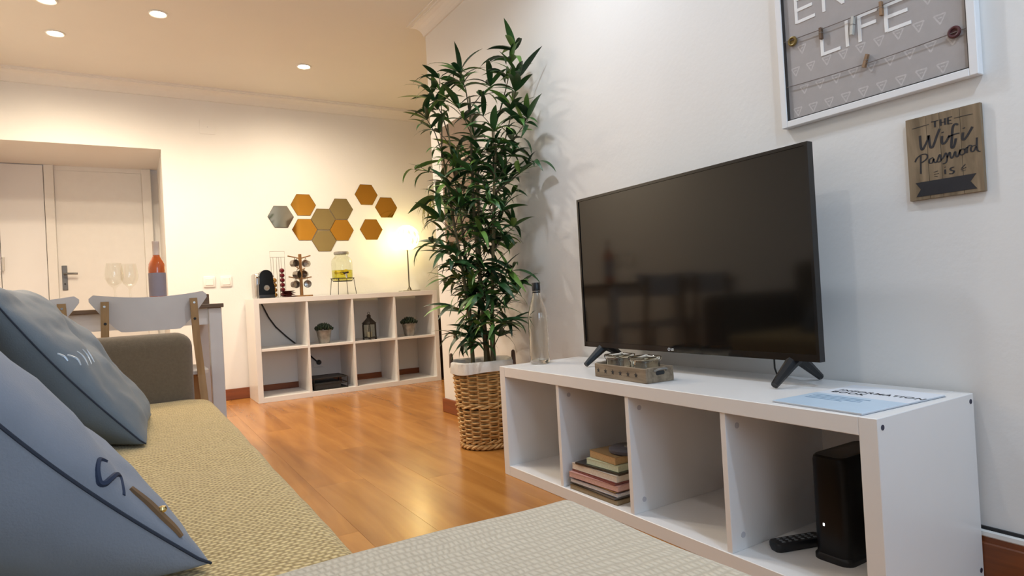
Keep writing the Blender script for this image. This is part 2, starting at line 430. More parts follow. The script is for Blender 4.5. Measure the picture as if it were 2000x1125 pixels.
downlight(-0.62, 1.15, 'recessed ceiling downlight above the television', False, group='downlights over the sofa')
downlight(-1.75, 0.35, 'recessed ceiling downlight above the sofa cushions', False, 18, tint=(1.0, 0.92, 0.84), group='downlights over the sofa')
downlight(-1.30, 2.35, 'unseen ceiling downlight added to brighten the plant and right wall', False, 30, tint=(1.0, 0.93, 0.84), group='downlights over the sofa')  # extra lamp added out of view to brighten right wall, floor and plant
downlight(-0.75, -0.75, 'recessed ceiling downlight behind the camera', False, 42, tint=(0.64, 0.80, 1.0), group='downlights over the sofa')

# ================================================================== SHELF UNITS
BO, BC, BI, BD = 0.038, 0.335, 0.016, 0.39
SL = 2 * BO + 4 * BC + 3 * BI
m_cap = mat('grey_plastic_cap', lin(188, 188, 194), 0.5, var=0.0)
m_screw = mat('dark_screw', lin(60, 62, 84), 0.4, metal=0.5, var=0.0)
# low television unit: local x along its length
def disc(r, h, mtx): return MB().lathe([(r, 0), (r, h)], 14, mtx=mtx)
tvu = thing('tv_unit', 'long low white four-compartment shelf unit under the television', 'shelf unit', (-0.405, 0, 0))
H1 = 0.42
b = 0.0012
MB().rbox(0, BD, 0, BO, 0, H1 - BO * 0 - 0.0, b, 1).build('side_panel', m_white, tvu)
MB().rbox(0, BD, SL - BO, SL, 0, H1, b, 1).build('side_panel', m_white, tvu)
MB().rbox(0, BD, BO, SL - BO, H1 - BO, H1, b, 1).build('top_board', m_white, tvu)
MB().rbox(0, BD, BO, SL - BO, 0, BO, b, 1).build('bottom_board', m_white, tvu)
for k in range(3):
    y0 = BO + BC + k * (BC + BI)
    dv = MB().rbox(0.004, BD, y0, y0 + BI, BO, H1 - BO, 0.0008, 1).build('divider', m_white, tvu)
    for z in (0.075, 0.345):
        disc(0.0075, 0.0012, Matrix.Translation((0.045, y0 - 0.0002, z)) @ Matrix.Rotation(PI / 2, 4, 'X')).build('cam_cap', m_cap, dv)
for x, z in ((0.017, 0.401), (0.376, 0.403), (0.377, 0.025), (0.017, 0.022)):
    disc(0.0055, 0.0012, Matrix.Translation((x, 0.0002, z)) @ Matrix.Rotation(PI / 2, 4, 'X')).build('screw', m_screw, tvu)

# tall cube shelf on the back wall
SX, SY, H2 = -0.8584, 4.2431, 0.768
cub = thing('cube_shelf', 'white open cube shelf of eight compartments against the back wall', 'shelf unit', (SX, SY, 0))
MB().rbox(0, BO, 0, BD, 0, H2, b, 1).build('side_panel', m_white, cub)
MB().rbox(SL - BO, SL, 0, BD, 0, H2, b, 1).build('side_panel', m_white, cub)
MB().rbox(BO, SL - BO, 0, BD, H2 - BO, H2, b, 1).build('top_board', m_white, cub)
MB().rbox(BO, SL - BO, 0, BD, 0, BO, b, 1).build('bottom_board', m_white, cub)
ZM = 0.3755
for k in range(3):
    x0 = BO + BC + k * (BC + BI)
    MB().rbox(x0, x0 + BI, 0.003, BD, BO, H2 - BO, 0.0008, 1).build('divider', m_white, cub)
for k in range(4):
    x0 = BO + k * (BC + BI)
    MB().rbox(x0, x0 + BC, 0.003, BD, ZM, ZM + 0.018, 0.0008, 1).build('shelf_board', m_white, cub)

# ================================================================== TELEVISION
TX, TY0, TY1, TZ0, TZ1 = -0.1623, 0.2704, 1.2281, 0.4866, 1.0432
tv = thing('television', 'large black flat-screen television standing on the white unit', 'television', (TX, (TY0 + TY1) / 2, 0.42))
hw = (TY1 - TY0) / 2; z0, z1 = TZ0 - 0.42, TZ1 - 0.42
bz = 0.009
def frame_ring(y0, y1, z0, z1, wl, wb, wt, x0, x1):
    mb = MB(); mb.box(x0, x1, y0, y0 + wl, z0, z1); mb.box(x0, x1, y1 - wl, y1, z0, z1)
    mb.box(x0, x1, y0 + wl, y1 - wl, z0, z0 + wb); mb.box(x0, x1, y0 + wl, y1 - wl, z1 - wt, z1); return mb
bzo = frame_ring(-hw, hw, z0, z1, bz, 0.018, bz, 0.0, 0.022).build('bezel', m_gloss, tv)
MB().box(0.003, 0.02, -hw + bz, hw - bz, z0 + 0.018, z1 - bz).build('screen', m_screen, tv)
MB().rbox(0.03, 0.075, -hw + 0.10, hw - 0.10, z0 + 0.015, z1 - 0.16, 0.015, 2).build('back_housing', m_blackmatte, tv)
MB().rbox(0.0215, 0.036, -hw + 0.03, hw - 0.03, z0 + 0.012, z1 - 0.03, 0.003, 1).build('back_cover', m_blackmatte, tv)
lg = link('logo', text_mesh('LG', 0.010, 0.0003, bold=0.0003), mat('logo_silver', (0.75, 0.75, 0.75, 1), 0.3, var=0.0), tv)
lg.matrix_local = Matrix.Translation((-0.0006, 0.030, z0 + 0.006)) @ Matrix(((0, 0, -1, 0), (-1, 0, 0, 0), (0, 1, 0, 0), (0, 0, 0, 1)))
ringp = [(-0.0006, 0.038 + 0.0042 * math.cos(a * PI / 10), z0 + 0.0092 + 0.0042 * math.sin(a * PI / 10)) for a in range(20)]
MB().tube(ringp, 0.0009, 5, closed=True).build('emblem', MATS['logo_silver'], tv)
for ys in (-1, 1):
    yc = ys * (hw - 0.09) if ys > 0 else ys * (hw - 0.085)
    for side in (-1, 1):
        foot = (-0.068, 0.0095) if side < 0 else (0.128, 0.0095)
        MB().tube([(0.03, yc, z0 + 0.008), (0.03 + (foot[0] - 0.03) * 0.25, yc, z0 - 0.008), (foot[0], yc, foot[1])], [0.021, 0.0165, 0.0095], 8).build('leg', mat('leg_black', (0.006, 0.006, 0.007, 1), 0.4, var=0.0), tv, True)
# its power lead hanging behind
tag(MB().tube([(-0.08, 0.463, 0.487), (-0.08, 0.463, 0.45), (-0.07, 0.463, 0.428), (-0.04, 0.463, 0.4235), (-0.02, 0.463, 0.4235)], 0.0025, 6).build('power_cable', m_black, None, True), 'thin black cable hanging below the television near its right leg', 'cable')

# ================================================================== ON THE TV UNIT
# glass bottle
bt = thing('glass_bottle', 'tall clear glass bottle with black cap at the far end of the white unit', 'bottle', (-0.258, 1.395, 0.42))
MB().lathe([(0.030, 0.0005), (0.0385, 0.006), (0.039, 0.02), (0.039, 0.185), (0.036, 0.205), (0.024, 0.245), (0.0165, 0.268), (0.0145, 0.285), (0.0145, 0.302), (0.0128, 0.302), (0.0128, 0.285), (0.0148, 0.266), (0.022, 0.243), (0.034, 0.203), (0.0365, 0.185), (0.0365, 0.016), (0.0, 0.012)], 32, capt=False).build('glass_body', m_glassd, bt, True, 60)
MB().lathe([(0.0162, 0.287), (0.0166, 0.290), (0.0166, 0.318), (0.0155, 0.320)], 24).lathe([(0.0160, 0.279), (0.0160, 0.285)], 24).build('cap', m_black, bt, True)
# wooden crate with stars and two glass holders
a_cr = math.atan2(0.014, 0.248)
m_crate = wood('crate_wood', lin(112, 96, 78), lin(148, 132, 110), 'Y', rough=0.75, scale=7, stretch=9)
cr = thing('wooden_tray', 'small weathered wooden box with six black stars on its front', 'box', (-0.365, 0.800, 0.42), -a_cr)
CL, CD, CH = 0.127, 0.105, 0.043
MB().rbox(0, 0.008, -CL, CL, 0, CH, 0.002, 1).build('front_board', m_crate, cr)
MB().rbox(CD - 0.008, CD, -CL, CL, 0, CH, 0.002, 1).build('back_board', m_crate, cr)
for s in (-1, 1):
    e = MB().rbox(0.006, CD - 0.006, s * CL - (0.008 if s > 0 else 0), s * CL + (0 if s > 0 else 0.008), 0, CH + 0.002, 0.002, 1).build('end_board', m_crate, cr)
    MB().prism(rrect(0.036, 0.069, 0.022, 0.034, 0.0055), s * CL - 0.0004, s * CL + 0.0004, 'XZ').build('handle_slot', m_blackmatte, e)
    MB().tube([(0.03, s * (CL + 0.001), 0.034), (0.036, s * (CL + 0.012), 0.040), (0.052, s * (CL + 0.016), 0.042), (0.068, s * (CL + 0.012), 0.040), (0.075, s * (CL + 0.001), 0.034)], 0.0028, 6).build('wire_handle', m_zinc, cr, True)
MB().box(0.006, CD - 0.006, -CL + 0.006, CL - 0.006, 0.001, 0.006).build('base_board', m_crate, cr)
star = [((0.0088 if i % 2 == 0 else 0.0036) * math.sin(i * PI / 5), (0.0088 if i % 2 == 0 else 0.0036) * math.cos(i * PI / 5)) for i in range(10)]
for k in range(6):
    yy = 0.106 - k * 0.0375
    MB().prism([(yy + a, 0.0215 + c) for a, c in star], -0.0006, 0.0004, 'YZ').build('star', m_blackmatte, cr)
m_wax = mat('candle_wax', lin(206, 196, 168), 0.5, var=0.04)
def holder(ly, label):
    c = Matrix.Translation((-0.365, 0.800, 0.42)) @ Matrix.Rotation(-a_cr, 4, 'Z')
    p = c @ Vector((0.052, ly, 0.0065))
    t = thing('glass_holder', label, 'candle holder', p, -a_cr, 'glass tealight holders')
    mb = MB()
    def ring(r, z, n=5): return [(x, y, z) for x, y in rrect(-r, r, -r, r, r * 0.35, n)]
    rings = [ring(0.030, 0.0), ring(0.033, 0.004), ring(0.035, 0.050), ring(0.039, 0.056), ring(0.039, 0.064), ring(0.036, 0.066), ring(0.033, 0.062), ring(0.032, 0.050), ring(0.030, 0.014)]
    n = len(rings[0]); V = [p_ for r_ in rings for p_ in r_]
    F = [(k * n + i, k * n + (i + 1) % n, (k + 1) * n + (i + 1) % n, (k + 1) * n + i) for k in range(len(rings) - 1) for i in range(n)]
    F += [tuple(range(n)), tuple((len(rings) - 1) * n + i for i in range(n))]
    mb.add(V, F); mb.build('glass_cup', mat('jar_glass', (0.95, 0.97, 0.94, 1), 0.0, trans=1.0, ior=1.45, var=0), t, True, 60)
    MB().lathe([(0.0195, 0.0145), (0.0195, 0.029), (0.017, 0.030)], 20).build('tealight', m_wax, t, True)
holder(0.060, 'square glass tealight holder in the starred box, nearer the bottle')
holder(-0.062, 'square glass tealight holder in the starred box, nearer the book')
# information book
bk = thing('information_booklet', 'pale blue and white information booklet lying on the unit', 'booklet', (-0.238, 0.135, 0.42), -0.055)
MB().box(-0.1485, 0.1485, -0.106, 0.106, 0.0002, 0.0035).build('pages', mat('paper_edge', lin(225, 228, 232), 0.6, var=0.02), bk)
MB().box(-0.1500, 0.1500, -0.1075, 0.1075, 0.0035, 0.0043).build('cover', mat('cover_white', lin(226, 232, 242), 0.3, var=0.0), bk)
MB().box(-0.1505, 0.1505, -0.108, 0.108, -0.0002, 0.0002).build('back_cover', mat('cover_navy', lin(40, 58, 84), 0.4, var=0.0), bk)
MB().box(-0.1495, 0.005, -0.107, 0.107, 0.0043, 0.0045).build('blue_band', mat('cover_blue', lin(192, 214, 234), 0.3, var=0.03), bk)
m_ink = mat('black_ink', (0.02, 0.02, 0.025, 1), 0.6, var=0.0)
m_greyink = mat('grey_ink', lin(120, 150, 178), 0.6, var=0.0)
def flat_text(parent, body, size, x, y, z, m, rot=-PI / 2, bold=0.0, align='LEFT', name='lettering', spacing=1.0):
    o = link(name, text_mesh(body, size, 0.0001, bold, spacing=spacing, align=align), m, parent)
    o.matrix_local = Matrix.Translation((x, y, z)) @ Matrix.Rotation(rot, 4, 'Z')
    return o
flat_text(bk, 'INFORMATION', 0.026, 0.058, 0.088, 0.00465, m_ink, bold=0.0006, spacing=1.15)
flat_text(bk, 'BOOK', 0.026, 0.030, 0.088, 0.00465, m_ink, bold=0.0006, spacing=1.15)
for i, l in enumerate((0.13, 0.12, 0.125, 0.09)):
    MB().box(-0.022 - i * 0.014, -0.016 - i * 0.014, 0.088 - l, 0.088, 0.0045, 0.0047).build('text_line', m_greyink, bk)

# ================================================================== INSIDE THE TV UNIT
# router tower
tw = thing('router_tower', 'upright black box with a small white light in the near compartment', 'router', (-0.268, 0.204, BO))
plan = rrect(0.0, 0.205, -0.042, 0.042, 0.022, 5)
plan2 = [(0.1 + (x - 0.1) * 0.93, y * 0.88) for x, y in plan]
def loft(levels):
    n = len(levels[0][1]); V = []; F = []
    for z, pl in levels: V += [(x, y, z) for x, y in pl]
    for k in range(len(levels) - 1):
        for i in range(n): F.append((k * n + i, k * n + (i + 1) % n, (k + 1) * n + (i + 1) % n, (k + 1) * n + i))
    F.append(tuple(range(n - 1, -1, -1))); F.append(tuple((len(levels) - 1) * n + i for i in range(n)))
    return MB().add(V, F)
loft([(0.014, plan), (0.232, plan), (0.241, [(0.1 + (x - 0.1) * 0.985, y * 0.95) for x, y in plan]), (0.245, plan2)]).build('casing', mat('router_black', (0.006, 0.006, 0.007, 1), 0.3, var=0.0, spec=0.3), tw, True, 35)
loft([(0.0, [(0.1 + (x - 0.1) * 1.03, y * 1.12) for x, y in plan]), (0.010, [(0.1 + (x - 0.1) * 1.03, y * 1.12) for x, y in plan]), (0.016, plan)]).build('foot', m_black, tw, True, 35)
MB().box(-0.0008, 0.002, 0.010, 0.0138, 0.082, 0.088).build('indicator_light', emission('led', (1, 1, 1, 1), 3.0), tw)
# remote control
rc = thing('remote_control', 'black remote control lying beside the upright black box', 'remote', (-0.262, 0.308, BO), 0.0)
rm = Matrix.Rotation(-0.30, 4, 'Z')
pr = rrect(-0.055, 0.085, -0.021, 0.021, 0.012, 4)
mb = loft([(0.0, [(x * 0.94, y * 0.8) for x, y in pr]), (0.010, pr), (0.019, pr), (0.022, [(x * 0.97, y * 0.9) for x, y in pr])])
mb.v = [tuple(rm @ Vector(p)) for p in mb.v]
mb.build('casing', m_black, rc, True, 35)
m_btn = mat('remote_button', lin(120, 125, 130), 0.4, var=0.0)
for i in range(6):
    for j in range(3):
        MB().rbox(-0.035 + i * 0.018, -0.027 + i * 0.018, -0.013 + j * 0.0105, -0.007 + j * 0.0105, 0.0215, 0.0233, 0.0006, 1, mtx=rm).build('button', m_btn, rc)
# magazines
def magazine(z, th, x0, x1, y0, y1, rz, cover, page, label, name='magazine', cat='magazine', cx=None):
    t = thing(name, label, cat, ((x0 + x1) / 2, (y0 + y1) / 2, z), rz, 'stacked magazines and books')
    hx, hy = (x1 - x0) / 2, (y1 - y0) / 2
    ct = min(0.0012, th * 0.2)
    MB().box(-hx + 0.001, hx - 0.001, -hy + 0.001, hy - 0.001, ct, th - ct).build('pages', page, t)
    MB().box(-hx, hx, -hy, hy, 0, ct).build('back_cover', cover, t)
    MB().box(-hx, hx, -hy, hy, th - ct, th).build('front_cover', cover, t)
    MB().box(hx - 0.0004, hx + 0.0006, -hy, hy, 0, th).build('spine', cover, t)
pg = lambda n, c: mat('pages_' + n, c, 0.8, var=0.12, scale=300)
cv = lambda n, c: mat('cover_' + n, c, 0.3, var=0.05)
stack = [
    (0.014, 0.000, 0.235, 0.02, cv('tan', lin(120, 100, 72)), pg('tan', lin(150, 132, 104)), 'brown-edged magazine at the very bottom of the stack'),
    (0.009, 0.004, 0.240, -0.03, cv('ink', lin(22, 22, 26)), pg('grey', lin(120, 116, 112)), 'black-covered magazine second from the bottom of the stack'),
    (0.010, 0.002, 0.232, 0.03, cv('silver', lin(190, 190, 198)), pg('silver', lin(206, 202, 200)), 'silver-white magazine just above the black-covered one'),
    (0.006, 0.006, 0.228, -0.02, cv('rust', lin(96, 52, 40)), pg('rust', lin(176, 150, 100)), 'thin rust-coloured magazine under the thick pink one'),
    (0.017, 0.000, 0.236, 0.05, cv('pink', lin(196, 150, 142)), pg('pink', lin(206, 168, 158)), 'thick pink magazine in the middle of the stack'),
    (0.007, 0.006, 0.225, -0.02, cv('maroon', lin(104, 30, 34)), pg('maroon', lin(150, 100, 92)), 'dark red magazine lying on the pink one'),
    (0.020, 0.008, 0.222, 0.02, cv('cream', lin(200, 190, 178)), pg('cream', lin(214, 204, 190)), 'thick cream magazine in the upper stack'),
    (0.006, 0.010, 0.205, 0.09, cv('dark', lin(40, 34, 30)), pg('dark', lin(90, 76, 64)), 'thin dark magazine on the thick cream one'),
    (0.018, 0.022, 0.165, 0.06, cv('mint', lin(196, 206, 178)), pg('mint', lin(206, 212, 186)), 'pale green book under the kraft paperback'),
    (0.024, 0.030, 0.150, -0.04, cv('kraft', lin(140, 116, 82)), pg('kraft', lin(182, 150, 108)), 'kraft brown paperback near the top of the stack'),
]
z = BO + 0.0003
for i, (th, inset, ln, rz, c_, p_, lb) in enumerate(stack):
    yn = 0.835 + inset * 0.8 - 0.02
    isbook = i >= 8
    yn = max(yn, 0.782)
    magazine(z, th, -0.392 + inset, -0.392 + inset + (0.20 if not isbook else 0.14), yn, yn + ln * (1.0 if not isbook else 0.9), rz, c_, p_, lb, 'paperback_book' if isbook else 'magazine', 'book' if isbook else 'magazine')
    z += th + 0.0006
dk = thing('disc_case', 'dark grey round disc case on top of the stacked books', 'disc case', (-0.285, 0.87, z))
MB().lathe([(0.058, 0), (0.062, 0.004), (0.062, 0.012), (0.056, 0.016), (0.02, 0.017)], 32).build('case', mat('disc_grey', lin(78, 80, 92), 0.3, var=0.05), dk, True)
MB().lathe([(0.012, 0.0165), (0.012, 0.019)], 20).build('hub', m_steel, dk, True)

# ================================================================== WALL FRAME "ENJOY LIFE"
FZ0, FZ1 = 1.126, 1.80
FY0, FY1 = -0.053, 0.435
fr = thing('picture_frame', 'large white framed grey print reading ENJOY LIFE on the wall', 'picture frame', (0, (FY0 + FY1) / 2, FZ0))
fh = (FY1 - FY0) / 2; FH = FZ1 - FZ0; fw = 0.018
m_frame = mat('frame_white', (0.82, 0.82, 0.83, 1), 0.4, var=0.01)
m_canvas = mat('grey_print', lin(172, 166, 164), 0.8, var=0.03, scale=40, bump=0.05, bscale=500)
for nm, a in (('frame_side', (-fh, -fh + fw, 0, FH)), ('frame_side', (fh - fw, fh, 0, FH)), ('frame_bottom', (-fh + fw, fh - fw, 0, fw)), ('frame_top', (-fh + fw, fh - fw, FH - fw, FH))):
    MB().rbox(-0.024, -0.001, a[0], a[1], a[2], a[3], 0.0015, 1).build(nm, m_frame, fr)
MB().box(-0.011, -0.002, -fh + fw, fh - fw, fw, FH - fw).build('backing_print', m_canvas, fr)
m_dark = mat('frame_shadow_line', lin(60, 56, 54), 0.7, var=0.0)
rg = frame_ring(-fh + fw, fh - fw, fw, FH - fw, 0.0022, 0.003, 0.003, -0.021, -0.011)
rg.build('inner_edge', m_dark, fr)
m_letter = mat('white_letter', (0.85, 0.84, 0.83, 1), 0.6, var=0.0)
fy = lambda y: y - (FY0 + FY1) / 2
fz = lambda z: z - FZ0
SK = [0]
def stroke(mb, y0, z0, y1, z1, t, front=-0.0122):
    SK[0] = (SK[0] + 1) % 5
    d = Vector((y1 - y0, z1 - z0)); d.normalize(); n = Vector((-d.y, d.x)) * t / 2
    pts = [(y0 + n.x, z0 + n.y), (y1 + n.x, z1 + n.y), (y1 - n.x, z1 - n.y), (y0 - n.x, z0 - n.y)]
    mb.prism(pts, front - SK[0] * (0.00012 if front < -0.012 else 0.00003), -0.0108, 'YZ')
def letter(ch, yl, zb, wd, h, t=0.0085):
    mb = MB(); Y = lambda f: fy(yl - f * wd); Z = lambda f: fz(zb + f * h)
    S = {'E': [(0, 0, 0, 1), (0, .04, 1, .04), (0, .52, .88, .52), (0, .96, 1, .96)],
         'N': [(.05, 0, .05, 1), (.05, .95, .95, .05), (.95, 0, .95, 1)],
         'J': [(.75, .2, .75, 1), (.75, .22, .55, .04), (.55, .04, .2, .06), (.2, .06, .05, .25)],
         'O': [(.3, .03, .7, .03), (.7, .03, .97, .3), (.97, .3, .97, .7), (.97, .7, .7, .97), (.7, .97, .3, .97), (.3, .97, .03, .7), (.03, .7, .03, .3), (.03, .3, .3, .03)],
         'Y': [(.5, 0, .5, .45), (.5, .45, .02, 1), (.5, .45, .98, 1)],
         'L': [(0, 0, 0, 1), (0, .06, 1, .06)], 'I': [(0, 0, 0, 1)],
         'F': [(0, 0, 0, 1), (0, .96, 1, .96), (0, .55, .92, .55)]}[ch]
    for a, b_, c, d in S: stroke(mb, Y(a), Z(b_), Y(c), Z(d), t)
    mb.build('letter', m_letter, fr)
for ch, yl, wd in (('E', 0.378, 0.055), ('N', 0.300, 0.058), ('J', 0.228, 0.038), ('O', 0.172, 0.062), ('Y', 0.098, 0.060)): letter(ch, yl, 1.408, wd, 0.068)
for ch, yl, wd in (('L', 0.308, 0.050), ('I', 0.239, 0.02), ('F', 0.206, 0.046), ('E', 0.140, 0.057)): letter(ch, yl, 1.293, wd, 0.068)
m_tri = mat('pale_triangle', lin(192, 187, 185), 0.8, var=0.1, scale=200)
rt = random.Random(3)
for r_ in range(11):
    for c_ in range(10):
        yy = FY1 - 0.045 - c_ * 0.046 - (0.023 if r_ % 2 else 0); zz = FZ0 + 0.04 + r_ * 0.056
        if yy < FY0 + 0.03 or zz > FZ1 - 0.05: continue
        if 1.28 < zz < 1.38 and 0.06 < yy < 0.34: continue
        if zz > 1.385: continue
        s = 0.0125
        mb = MB(); A = (fy(yy) - s, fz(zz) + s * 0.8); B = (fy(yy) + s, fz(zz) + s * 0.8); C_ = (fy(yy), fz(zz) - s)
        for (p, q) in ((A, B), (B, C_), (C_, A)): stroke(mb, p[0], p[1], q[0], q[1], 0.0034, -0.01105)
        mid = ((A[0] + B[0]) / 2, A[1] - s * 0.6)
        stroke(mb, mid[0] - 0.004, mid[1], mid[0] + 0.004, mid[1], 0.003, -0.01105)
        o = mb.build('printed_triangle', m_tri, fr)
m_string = mat('grey_string', lin(120, 110, 104), 0.9, var=0.1)
def string(za, zb, sag):
    P = [(-0.0185, fy(0.417 - t * 0.452), fz(za + (zb - za) * t - sag * 4 * t * (1 - t))) for t in [i / 16 for i in range(17)]]
    MB().tube(P, 0.0011, 6).build('string', m_string, fr, True)
string(1.368, 1.364, 0.006); string(1.240, 1.235, 0.006)
def eyelet(y, z, m):
    P = [(-0.0175, fy(y) + 0.0105 * math.cos(a * PI / 12), fz(z) + 0.0105 * math.sin(a * PI / 12)) for a in range(24)]
    MB().tube(P, 0.0036, 8, closed=True).build('button_ring', m, fr, True)
    MB().lathe([(0.008, 0), (0.008, 0.004)], 18, mtx=Matrix.Translation((-0.0125, fy(y), fz(z))) @ Matrix.Rotation(-PI / 2, 4, 'Y')).build('button', m, fr, True)
eyelet(0.390, 1.362, mat('brass_button', lin(128, 108, 60), 0.4, metal=0.5, var=0.1))
eyelet(-0.008, 1.235, mat('maroon_button', lin(84, 44, 46), 0.45, var=0.1))
def peg(y, z, m, label, h=0.03, tilt=0.0):
    t = thing('clothes_peg', label, 'clothes peg', (-0.0185, y, z), 0, 'clothes pegs on the strings')
    for k in (-1, 1):
        mb = MB(); mb.prism([(-0.0035, -h * .55), (0.0035, -h * .55), (0.003, h * .45), (-0.003, h * .45)], k * 0.0012 if k > 0 else -0.005, 0.005 if k > 0 else -0.0012, 'YZ', mtx=Matrix.Rotation(tilt, 4, 'X'))
        mb.build('peg_half', m, t)
    MB().tube([(-0.005, -0.004, 0), (0.005, -0.004, 0.0), (0.005, 0.004, 0.0), (-0.005, 0.004, 0)], 0.0008, 5, closed=True).build('spring', m_zinc, t)
m_peg = mat('peg_wood', lin(150, 120, 92), 0.7, var=0.1)
peg(0.305, 1.353, mat('peg_dark', lin(110, 88, 70), 0.7, var=0.1), 'dark wooden peg on the upper string beside the letter L')
peg(0.146, 1.354, m_peg, 'light wooden peg on the upper string between F and E', 0.034)
peg(0.219, 1.341, mat('peg_white', lin(200, 198, 190), 0.4, var=0.05), 'pale silvery peg on the upper string over the letter I', 0.045, 0.15)
peg(0.191, 1.240, m_peg, 'tilted wooden peg alone on the lower string', 0.032, 0.35)

# ================================================================== WIFI SIGN
SY0, SY1, SZ0, SZ1 = -0.047, 0.110, 0.870, 1.066
sg = thing('wooden_sign', 'small brown wooden sign about the wifi password with black lettering', 'sign', (0, (SY0 + SY1) / 2, SZ0))
m_sign = wood('sign_wood', lin(104, 88, 66), lin(146, 126, 100), 'Z', rough=0.7, scale=6, stretch=7, rnd=0.08)
sh = (SY1 - SY0) / 2; SH = SZ1 - SZ0
ys = [-sh, -sh * 0.48, sh * 0.06, sh * 0.42, sh]
for a, c in zip(ys[:-1], ys[1:]):
    MB().rbox(-0.012, -0.001, a + 0.0003, c - 0.0003, 0, SH, 0.0006, 1).build('plank', m_sign, sg)
def ink_path(pts, wd, closed=False, name='lettering', m=None):
    """hand-brushed stroke: flat ribbon through points given as (across, up) in sign millimetres from its left bottom"""
    P = [Vector((sh - x / 1000.0, y / 1000.0)) for x, y in pts]
    Q = []
    for i in range(len(P) - 1):                              # catmull-rom smoothing
        p0, p1, p2, p3 = P[max(i - 1, 0)], P[i], P[i + 1], P[min(i + 2, len(P) - 1)]
        for t in (0, .25, .5, .75):
            Q.append(0.5 * ((2 * p1) + (p2 - p0) * t + (2 * p0 - 5 * p1 + 4 * p2 - p3) * t * t + (3 * p1 - p0 - 3 * p2 + p3) * t ** 3))
    Q.append(P[-1])
    mb = MB(); V = []; n = len(Q)
    for i, q in enumerate(Q):
        d = Q[min(i + 1, n - 1)] - Q[max(i - 1, 0)]
        d = d.normalized() if d.length > 0 else Vector((1, 0))
        nn = Vector((-d.y, d.x)); vert = abs(d.y)
        ww = wd / 1000.0 * (0.55 + 0.75 * vert) / 2
        for sgn in (1, -1):
            for x in (-0.0126, -0.0119): V.append((x, q.x + nn.x * ww * sgn, q.y + nn.y * ww * sgn))
    F = []
    for i in range(n - 1):
        a = i * 4; c = a + 4
        F += [(a, c, c + 2, a + 2), (a + 1, a + 3, c + 3, c + 1), (a, a + 1, c + 1, c), (a + 2, c + 2, c + 3, a + 3)]
    mb.add(V, F); return mb
def word(strokes, wd):
    mb = MB()
    for s_ in strokes:
        r_ = ink_path(s_, wd); mb.add(r_.v, r_.f)
    mb.build('lettering', m_ink, sg)
# THE
word([[(57, 178), (73, 178)], [(65, 178), (64.5, 164)], [(77, 179), (77, 164)], [(86, 179), (86, 164)], [(77, 171), (86, 171)], [(92, 179), (92, 164)], [(92, 179), (101, 179)], [(92, 171.5), (99, 171.5)], [(92, 164), (101, 164)]], 3.0)
word([[(15, 172), (34, 173), (52, 174)]], 2.0)
word([[(105, 174), (122, 174.5), (142, 174)]], 2.0)
# Wifi
word([[(31, 152), (31, 138), (32, 122), (36, 119), (48, 140), (50, 148), (51, 128), (53, 119), (58, 121), (68, 145), (74, 158)],
      [(78, 140), (77, 126), (80, 121), (86, 126), (94, 138)], [(79.5, 149), (79.8, 147)],
      [(112, 157), (107, 161), (101, 154), (98, 130), (96, 112), (99, 108), (103, 116), (106, 128)], [(90, 134), (104, 138), (114, 138)],
      [(121, 138), (119, 125), (122, 121), (130, 130), (140, 146)], [(123, 148), (123.3, 146)]], 4.0)
# Password
word([[(30, 104), (29, 85), (28, 62)], [(17, 92), (22, 101), (33, 107), (43, 105), (44, 97), (36, 90), (29, 88)],
      [(57, 95), (49, 92), (48, 84), (54, 83), (58, 92), (58, 85), (62, 82), (66, 88)],
      [(66, 88), (71, 99), (73, 88), (70, 82), (65, 83)], [(73, 86), (78, 90), (84, 100), (86, 88), (83, 78), (76, 76)],
      [(86, 88), (92, 100), (93, 88), (97, 86), (103, 99), (104, 88), (108, 87), (114, 101)],
      [(114, 101), (112, 92), (116, 88), (122, 92), (121, 100), (115, 101)], [(122, 98), (127, 102), (126, 90)], [(127, 101), (132, 106), (137, 104)],
      [(144, 104), (136, 102), (134, 94), (139, 91), (145, 101)], [(147, 120), (146, 98), (148, 90), (153, 88)]], 2.8)
# is, with little flourishes
word([[(80, 62), (80, 52)], [(80.5, 68), (80.8, 66.8)], [(99, 64), (92, 63), (92, 58.5), (98, 55), (95, 50), (88, 51)]], 3.0)
word([[(56, 60), (65, 62)], [(56, 55), (67, 56)], [(57, 51), (64, 49)]], 1.5)
word([[(113, 58), (122, 66)], [(112, 55), (123, 59)], [(113, 52), (122, 53)]], 1.5)
# ribbon banner
RB = [(15, 42), (142, 42), (130, 26), (142, 8), (15, 8), (26, 25)]
MB().prism([(sh - x / 1000.0, y / 1000.0) for x, y in RB], -0.0126, -0.0119, 'YZ').build('banner', m_ink, sg)

# ================================================================== CANVAS BEHIND THE PLANT
cvs = thing('canvas_print', 'taupe canvas print on the wall end behind the tall plant', 'canvas print', (0, 2.49, 1.02))
MB().rbox(-0.022, -0.001, -0.205, 0.205, 0, 0.68, 0.002, 1).build('canvas', mat('taupe_canvas', lin(138, 120, 104), 0.85, var=0.06, scale=30, bump=0.1, bscale=500), cvs)
mb = MB()
for i in range(9):
    zz = 0.47 - i * 0.03; L_ = (0.10, 0.16, 0.08, 0.18, 0.13, 0.2, 0.09, 0.15, 0.12)[i]
    mb.prism([(0.05, zz), (0.05 - L_, zz + 0.004), (0.05 - L_, zz + 0.012), (0.05, zz + 0.010)], -0.0226, -0.0219, 'YZ')
mb.build('printed_lines', mat('cream_print', lin(232, 220, 206), 0.8, var=0.05), cvs)
m_pleaf = mat('printed_leaf', lin(84, 104, 52), 0.8, var=0.15)
